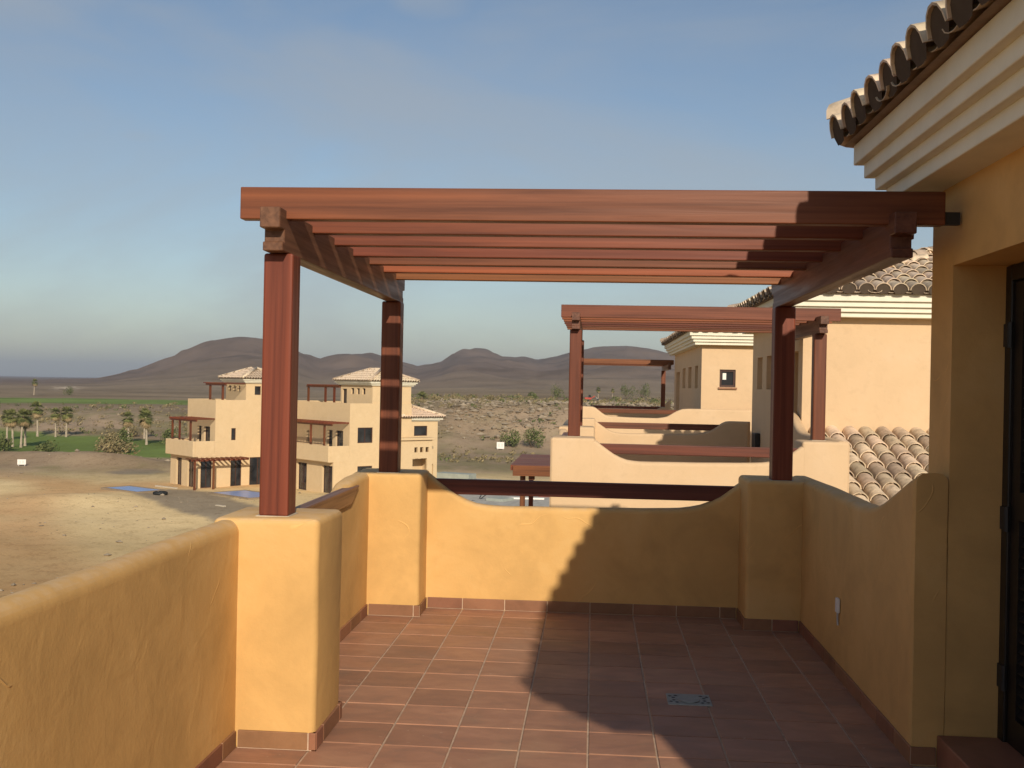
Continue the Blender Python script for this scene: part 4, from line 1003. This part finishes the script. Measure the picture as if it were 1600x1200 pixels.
def beam(name, a, b, w, h, mat, label, cat):
    A, B = put(*a), put(*b); d = (B - A); d.z = 0; d.normalize(); sd = Vector((-d.y, d.x, 0)) * w / 2
    mb = MB(); z = max(A.z, B.z)
    P = [A - sd, B - sd, B + sd, A + sd]
    mb.add([(p.x, p.y, z - 0.1) for p in P] + [(p.x, p.y, z + h) for p in P], [(0, 3, 2, 1), (4, 5, 6, 7), (0, 1, 5, 4), (1, 2, 6, 5), (2, 3, 7, 6), (3, 0, 4, 7)])
    o = mb.build(name, mat, bevel=0.015); return set_props(o, label, cat)
beam('concrete_beam', (-32.6, 77.6), (-30.4, 76.2), 0.2, 0.10, M['rim'], 'pale concrete beam lying on the earth near the villa corner', 'beam')
beam('concrete_plank', (-23.6, 65.8), (-22.9, 65.4), 0.25, 0.06, M['rim'], 'short pale plank on the dusty strip by the pool', 'plank')
beam('panel_stack', (-11.9, 88.6), (-8.9, 87.4), 1.4, 0.85, M['ggrey'], 'long grey green panel stack on the building site', 'panels')
beam('concrete_wall_block', (-8.6, 86.4), (-6.4, 86.0), 0.7, 0.55, M['concrete'], 'low pale concrete block wall next to the panel stack', 'block')
beam('concrete_wall_block', (-3.9, 83.2), (-0.6, 83.6), 0.6, 0.62, M['ggrey'], 'pale low block wall behind the lower pergola posts', 'block')
beam('concrete_plank', (-5.2, 74.3), (-2.2, 74.6), 0.35, 0.22, M['white'], 'long white plank on the site beneath the lower pergola', 'plank')
beam('concrete_wall_block', (-8.4, 79.4), (-5.6, 79.9), 0.4, 0.28, M['concrete'], 'flat concrete slab lying on the grey site floor', 'block')
beam('red_barrier', (-2.7, 76.6), (-1.5, 76.7), 0.5, 0.5, M['red'], 'small red barrier on the building site floor', 'barrier')
beam('tilted_sheet', (-5.9, 73.4), (-4.7, 72.7), 1.5, 0.30, M['ggrey'], 'pale grey sheet pile on the site floor near dark frames', 'sheet')
def frames():
    b = put(-6.6, 73.2); r = empty('metal_frame', b, 'dark bent metal frame lying on the building site', 'frame')
    rg = random.Random(4)
    for i in range(9):
        p = b + Vector((rg.uniform(-.8, .8), rg.uniform(-.6, .6), 0.05)); q = p + Vector((rg.uniform(-1.1, 1.1), rg.uniform(-.7, .7), rg.uniform(0, .45)))
        mb = MB(); mb.tube([p, q], 0.035, 5); mb.build('bar', M['iron'], r)
frames()
# site pad
def sheet(name, pts, z, mat):
    mb = MB(); n = len(pts); mb.add([(p[0], p[1], z) for p in pts] + [(p[0], p[1], z - 0.5) for p in pts], [tuple(range(n))] + [(i, (i + 1) % n, n + (i + 1) % n, n + i) for i in range(n)])
    o = mb.build(name, mat); o['kind'] = 'structure'; return o
sheet('pavement', [(-13.5, 66), (-11.5, 84), (-1, 85), (0.5, 60), (-6, 58)], GZ + 0.16, M['concrete'])

def digger():
    b = put(0.4, 196); r = empty('excavator', b, 'small red excavator parked on top of the rubble bank', 'excavator')
    def xf(x, y, z): return (b.x + x * 0.5, b.y + y * 0.5, b.z + z * 0.5)
    for sy in (-0.8, 0.8):
        mb = MB(xf); mb.prism([(-1.5, 0.1), (-1.2, -0.1), (1.2, -0.1), (1.5, 0.1), (1.5, 0.45), (1.2, 0.65), (-1.2, 0.65), (-1.5, 0.45)], 'y', sy - 0.22, sy + 0.22); mb.build('track', M['rubber'], r)
    mb = MB(xf); mb.box(-1.5, 0.9, -0.95, 0.95, 0.7, 1.5); mb.build('body', M['red'], r, bevel=0.08)
    mb = MB(xf); mb.prism([(-0.2, 1.5), (0.9, 1.5), (0.7, 2.5), (-0.1, 2.5)], 'y', -0.9, 0.0); mb.build('cab', M['glass'], r, bevel=0.05)
    mb = MB(xf); mb.prism([(0.7, 1.2), (1.0, 1.1), (2.3, 1.9), (2.2, 2.2)], 'y', 0.1, 0.4); mb.build('boom', M['red'], r)
    mb = MB(xf); mb.prism([(2.15, 2.15), (2.35, 1.95), (3.3, 1.2), (3.1, 1.1)], 'y', 0.12, 0.38); mb.build('arm', M['greyp'], r)
    mb = MB(xf); mb.prism([(3.2, 1.15), (3.7, 1.2), (3.6, 0.5), (3.0, 0.4), (2.9, 0.7)], 'y', -0.1, 0.6); mb.build('bucket', M['iron'], r)
digger()

# ---- vegetation
def leaf_cloud(mb, c, rx, ry, rz, n, size, rg, blobs=7):
    cs = []
    for i in range(blobs):
        a = rg.uniform(0, 6.28); rr = rg.uniform(0, 0.62)
        cs.append((math.cos(a) * rr * rx, math.sin(a) * rr * ry, rg.uniform(0.25, 0.75) * rz, rg.uniform(0.30, 0.52)))
    for i in range(n):
        q = rg.choice(cs); v = Vector((rg.gauss(0, 1), rg.gauss(0, 1), rg.gauss(0, 1))).normalized() * rg.uniform(0.55, 1.05)
        p = Vector((c[0] + q[0] + v.x * q[3] * rx, c[1] + q[1] + v.y * q[3] * ry, c[2] + max(0.03, q[2] + v.z * q[3] * rz)))
        nrm = (v + Vector((rg.gauss(0, .5), rg.gauss(0, .5), rg.gauss(0, .5)))).normalized(); a = nrm.orthogonal().normalized() * size * rg.uniform(.6, 1.3); b = nrm.cross(a).normalized() * size * 0.5 * rg.uniform(.6, 1.2)
        mb.add([tuple(p - a), tuple(p - b * .9), tuple(p + a), tuple(p + b)], [(0, 1, 2, 3)])

def bush(px, py, w, h, label, mat, group=None, n=420, seed=0, z=None, leaf=0.12):
    b = put(px, py) if z is None else Vector((px, py, z)); rg = random.Random(seed + int(abs(px) * 10))
    r = empty('shrub', b, label, 'shrub', group)
    mb = MB(); leaf_cloud(mb, b - Vector((0, 0, 0.1)), w / 2, w / 2 * 0.9, h, n, leaf, rg); mb.build('crown', mat, r, recalc=False, origin=tuple(b))
    mb = MB()
    for i in range(5):
        a = rg.uniform(0, 6.28); mb.tube([b - Vector((0, 0, .15)), b + Vector((math.cos(a) * w * .12, math.sin(a) * w * .12, h * .3)), b + Vector((math.cos(a) * w * .28, math.sin(a) * w * .28, h * .62))], [0.05, 0.035, 0.015], 5)
    mb.build('stem', M['bark'], r)

def palm_proto(kind, h, rad, seed):
    rg = random.Random(seed); mbT, mbC, mbD = MB(), MB(), MB()
    lean = (rg.uniform(-.15, .15), rg.uniform(-.15, .15))
    pts = [(lean[0] * (i / 6) ** 2, lean[1] * (i / 6) ** 2, -0.3 + (h + 0.3) * i / 6) for i in range(7)]
    mbT.tube(pts, [0.19, 0.14, 0.12, 0.115, 0.11, 0.11, 0.10], 9)
    top = Vector(pts[-1])
    def frond(mb, az, el, L, w, droop, leaflets):
        d = Vector((math.cos(az) * math.cos(el), math.sin(az) * math.cos(el), math.sin(el))); sd = Vector((-math.sin(az), math.cos(az), 0))
        P = [top + d * L * t + Vector((0, 0, -droop * L * t * t)) for t in (0, .25, .5, .75, 1.0)]
        if leaflets:
            mb.tube(P, [0.025, 0.02, 0.015, 0.01, 0.004], 3, False)
            for t in np.linspace(0.18, 0.98, 13):
                q = top + d * L * t + Vector((0, 0, -droop * L * t * t))
                for sg in (-1, 1):
                    e = (sd * sg * 0.85 + d * 0.5 + Vector((0, 0, -0.35))).normalized() * w * math.sin(math.pi * min(0.95, t * 0.85 + 0.12)) ; f = d * 0.035
                    mb.add([tuple(q - f), tuple(q + f), tuple(q + e)], [(0, 1, 2)])
        else:
            mb.tube(P[:3], [0.02, 0.015, 0.01], 3, False)
            q = P[2]; dd = (P[3] - P[1]).normalized()
            for k in range(9):
                a = -1.25 + 2.5 * k / 8
                e = (dd * math.cos(a) + sd * math.sin(a)).normalized() * w * rg.uniform(.85, 1.1); e.z -= 0.25 * w
                f = sd * math.cos(a) * 0.07 * w - dd * math.sin(a) * 0.07 * w
                mb.add([tuple(q - f * 0.3), tuple(q + e * 0.55 - f), tuple(q + e), tuple(q + e * 0.55 + f)], [(0, 1, 2, 3)])
    if kind == 'fan':
        for i in range(46): frond(mbC, rg.uniform(0, 6.28), rg.uniform(-0.9, 1.5), rad * rg.uniform(.6, .95), rad * 0.5, 0.22, False)
        for i in range(34): frond(mbD, rg.uniform(0, 6.28), rg.uniform(-1.45, -0.75), rad * rg.uniform(.8, 1.45), rad * 0.42, 0.12, False)
    else:
        for i in range(44): frond(mbC, rg.uniform(0, 6.28), rg.uniform(-0.2, 1.4), rad * rg.uniform(.8, 1.1), rad * 0.28, 0.45, True)
        for i in range(10): frond(mbD, rg.uniform(0, 6.28), rg.uniform(-0.9, -0.3), rad * rg.uniform(.6, .9), rad * 0.22, 0.4, True)
    return mbT, mbC, mbD
PP = {}
def palm(px, py, kind, h, rad, seed, label, group='palms by the golf green'):
    b = put(px, py); r = empty('palm_tree', b, label, 'palm', group)
    rg = random.Random(seed)
    key = (kind, seed % 3)
    if key not in PP:
        ms = palm_proto(kind, 1.0 if kind == 'fan' else 1.0, 1.0, seed)
        mbT, mbC, mbD = palm_proto(kind, h, rad, seed)
        PP[key] = (h, [m_.build(n_, M[k_], None, recalc=False, origin=(0, 0, 0)) for m_, n_, k_ in ((mbT, 'trunk', 'trunk'), (mbC, 'crown', 'frond'), (mbD, 'dry_fronds', 'deadfrond'))])
        proto = [(o.name.split('.')[0], o.data) for o in PP[key][1]]
        for o in PP[key][1]: bpy.data.objects.remove(o)
        PP[key] = (h, proto)
    h0, proto = PP[key]; sc_ = h / h0
    mt = Matrix.Translation(b) @ Matrix.Rotation(rg.uniform(0, 6.28), 4, 'Z') @ Matrix.Scale(sc_, 4)
    for n_, me in proto: inst(n_, me, mt, r)
PLB = ['fan palm in the clump of four beside the dark shrub at the golf green edge', 'fan palm standing just behind the clump of four palms', 'one of two fan palms side by side at the back edge of the golf green',
       'single slim fan palm behind the brown green shrub', 'one of two slim fan palms next to the round shrub']
for i, (x, y, h_, li) in enumerate([(-73.9, 129.9, 3.2, 0), (-66.6, 118.1, 3.6, 0), (-65.2, 117.4, 3.7, 0), (-66.6, 120.9, 3.5, 0), (-74.4, 138.6, 3.9, 1), (-72.4, 139.7, 3.3, 2), (-71.2, 140.3, 3.4, 2), (-58.8, 132.2, 3.3, 3), (-60.1, 140.3, 3.4, 4), (-55.1, 129.2, 3.5, 4)]):
    palm(x, y, 'fan', h_, 1.25, i, PLB[li])
palm(-181, 338, 'fan', 4.4, 1.5, 20, 'lone fan palm far off on the upper green strip', 'distant palms')
palm(-30.4, 196, 'date', 0.9, 1.75, 31, 'squat date palm on the bank edge above the villa wing', 'distant palms')
palm(-33.8, 193, 'date', 0.8, 1.6, 33, 'squat date palm half hidden behind the near pergola post', 'distant palms')
palm(2.4, 255, 'fan', 2.2, 1.3, 24, 'short fan palm on the plain behind the far pergola', 'distant palms')
palm(5.9, 262, 'fan', 2.0, 1.3, 26, 'small fan palm on the plain near the far pergola post', 'distant palms')
bl = [(-64.1, 111.4, 3.6, 2.3, 'dark shrub at the edge of the golf green under the palms', 'shrub'), (-57.6, 108.2, 3.2, 1.6, 'low dark shrub on the golf green front edge', 'shrub'),
      (-52.0, 111.4, 3.4, 2.4, 'brown green shrub in the middle of the golf green', 'dryshrub'), (-51.0, 113.8, 3.2, 2.7, 'tall dark shrub behind the brown shrub on the golf green', 'shrub'),
      (-53.2, 131.8, 2.6, 2.0, 'round shrub beside the two slim palms', 'shrub'), (-45.6, 99.0, 6.5, 1.6, 'wide dry mound of brush in front of the golf green', 'dryshrub'),
      (-9.6, 136.5, 4.0, 2.4, 'green shrub behind the white board at the bank foot', 'shrub'), (-6.6, 137, 4.4, 3.0, 'larger green shrub next to the white board shrub', 'shrub'),
      (-7.6, 262, 4.2, 3.6, 'green shrub on the plain behind the second pergola post', 'shrub'), (9.5, 268, 6, 3.6, 'broad green bush at the foot of the slit windowed tower', 'shrub'), (13.5, 270, 5, 3.8, 'dense bush beside the tower wall on the plain', 'shrub'),
      (-175, 350, 5, 3.2, 'round dark tree bush on the upper green strip', 'shrub'), (-63, 143, 5, 1.7, 'yellowish bush behind the golf green', 'dryshrub'), (-17.5, 192, 2.5, 1.2, 'tiny bush on the bank edge', 'dryshrub'), (-12.0, 232, 2.6, 1.4, 'small bush on the plain above the bank', 'shrub')]
for i, (x, y, w_, h_, lb, mt_) in enumerate(bl): bush(x, y, w_, h_, lb, M[mt_], n=700, seed=i, leaf=0.16)

def scatter():
    rg = random.Random(11); nr = np.random.default_rng(5)
    # rubble
    ico = [Vector(v).normalized() for v in ((0, 0, 1), (0.9, 0, 0.4), (0.28, 0.85, 0.4), (-0.72, 0.53, 0.4), (-0.72, -0.53, 0.4), (0.28, -0.85, 0.4), (0, 0, -1))]
    fc = [(0, 1, 2), (0, 2, 3), (0, 3, 4), (0, 4, 5), (0, 5, 1), (6, 2, 1), (6, 3, 2), (6, 4, 3), (6, 5, 4), (6, 1, 5)]
    V, F = [], []
    def stone(x, y, z, s):
        b = len(V); q = [rg.uniform(.6, 1.25) for _ in ico]; sx, sy, sz = rg.uniform(.7, 1.5), rg.uniform(.7, 1.3), rg.uniform(.45, .9); a = rg.uniform(0, 6.28); ca, sa = math.cos(a), math.sin(a)
        for v, k in zip(ico, q):
            vx, vy = v.x * k * sx * s, v.y * k * sy * s
            V.append((x + vx * ca - vy * sa, y + vx * sa + vy * ca, z + v.z * k * sz * s))
        F.extend([tuple(b + i for i in f) for f in fc])
    N_ = 26000
    az = np.radians(nr.uniform(-13.5, 5, N_)); d = nr.uniform(120, 182, N_); x = CAM.x + np.sin(az) * d; y = CAM.y + np.cos(az) * d
    dens = fbm(x * 0.07, y * 0.07, 4, 77); keep = dens + 0.25 * (sstep(d, 135, 165) - 0.5) > nr.uniform(0.38, 0.78, N_)
    x, y = x[keep], y[keep]; z = height(x, y)
    for a, b, c in zip(x, y, z): stone(a, b, c + 0.02, min(0.6, 0.065 * rg.paretovariate(1.75)))
    N2 = 3500
    az = np.radians(nr.uniform(-31, -6, N2)); d = 38 * np.exp(nr.uniform(0, 1.25, N2)); x = CAM.x + np.sin(az) * d; y = CAM.y + np.cos(az) * d
    dens = fbm(x * 0.13, y * 0.13, 4, 91); keep = (dens > nr.uniform(0.46, 0.85, N2)) & (green_mask(x, y) < 0.1)
    x, y = x[keep], y[keep]; z = height(x, y)
    for a, b, c in zip(x, y, z): stone(a, b, c, min(0.16, 0.035 * rg.paretovariate(1.9)))
    N3 = 900
    az = np.radians(nr.uniform(-31, -13, N3)); d = nr.uniform(112, 240, N3); x = CAM.x + np.sin(az) * d; y = CAM.y + np.cos(az) * d
    keep = green_mask(x, y) < 0.05; x, y = x[keep], y[keep]; z = height(x, y)
    for a, b, c in zip(x, y, z): stone(a, b, c, min(0.4, 0.07 * rg.paretovariate(1.8)))
    me = bpy.data.meshes.new('rubble'); me.from_pydata(V, [], F); m_ = M['stone']; me.materials.append(m_)
    o = bpy.data.objects.new('rubble', me); COL.objects.link(o); set_props(o, 'pale loose rubble stones strewn over the bank and bare earth', 'rubble', kind='stuff')
    # scrub
    for nm, key, amt, sd, lab in (('dry_scrub', 'dryshrub', 3000, 3, 'dry brown scrub covering the bank and plain'), ('green_scrub', 'shrub', 900, 8, 'sparse green scrub dotting the slope behind the golf green')):
        nr2 = np.random.default_rng(sd)
        az = np.radians(nr2.uniform(-32, 10, amt)); d = 118 * np.exp(nr2.uniform(0, 0.85, amt)); x = CAM.x + np.sin(az) * d; y = CAM.y + np.cos(az) * d
        dens = fbm(x * 0.035, y * 0.035, 4, 60 + sd); keep = (dens > nr2.uniform(0.40, 0.70, amt)) & (green_mask(x, y) < 0.02); x, y, d = x[keep], y[keep], d[keep]; z = height(x, y)
        mb = MB()
        for a, b, c, dd in zip(x, y, z, d):
            w = rg.uniform(0.3, 0.95) * (1 + dd / 600); leaf_cloud(mb, (a, b, c - 0.1), w, w, w * 0.75, 16, 0.17 * w + 0.05, rg, 3)
        o = mb.build(nm, M[key], recalc=False, origin=(0, 0, 0)); set_props(o, lab, 'scrub', kind='stuff')
scatter()

# ------------------------------------------------------------------ air
def haze():
    mb = MB(); mb.box(-9400, 9400, -9400, 9400, GZ - 12, 125)
    o = mb.build('haze', None); o['kind'] = 'stuff'
    m = bpy.data.materials.new('thin_air'); m.use_nodes = True; t = m.node_tree; t.nodes.clear()
    pv = t.nodes.new('ShaderNodeVolumePrincipled'); pv.inputs['Density'].default_value = HAZE; pv.inputs['Color'].default_value = (0.76, 0.85, 1.0, 1); pv.inputs['Anisotropy'].default_value = 0.2
    oo = t.nodes.new('ShaderNodeOutputMaterial'); t.links.new(pv.outputs[0], oo.inputs['Volume']); o.data.materials.append(m)
HAZE = 0.0002
haze()
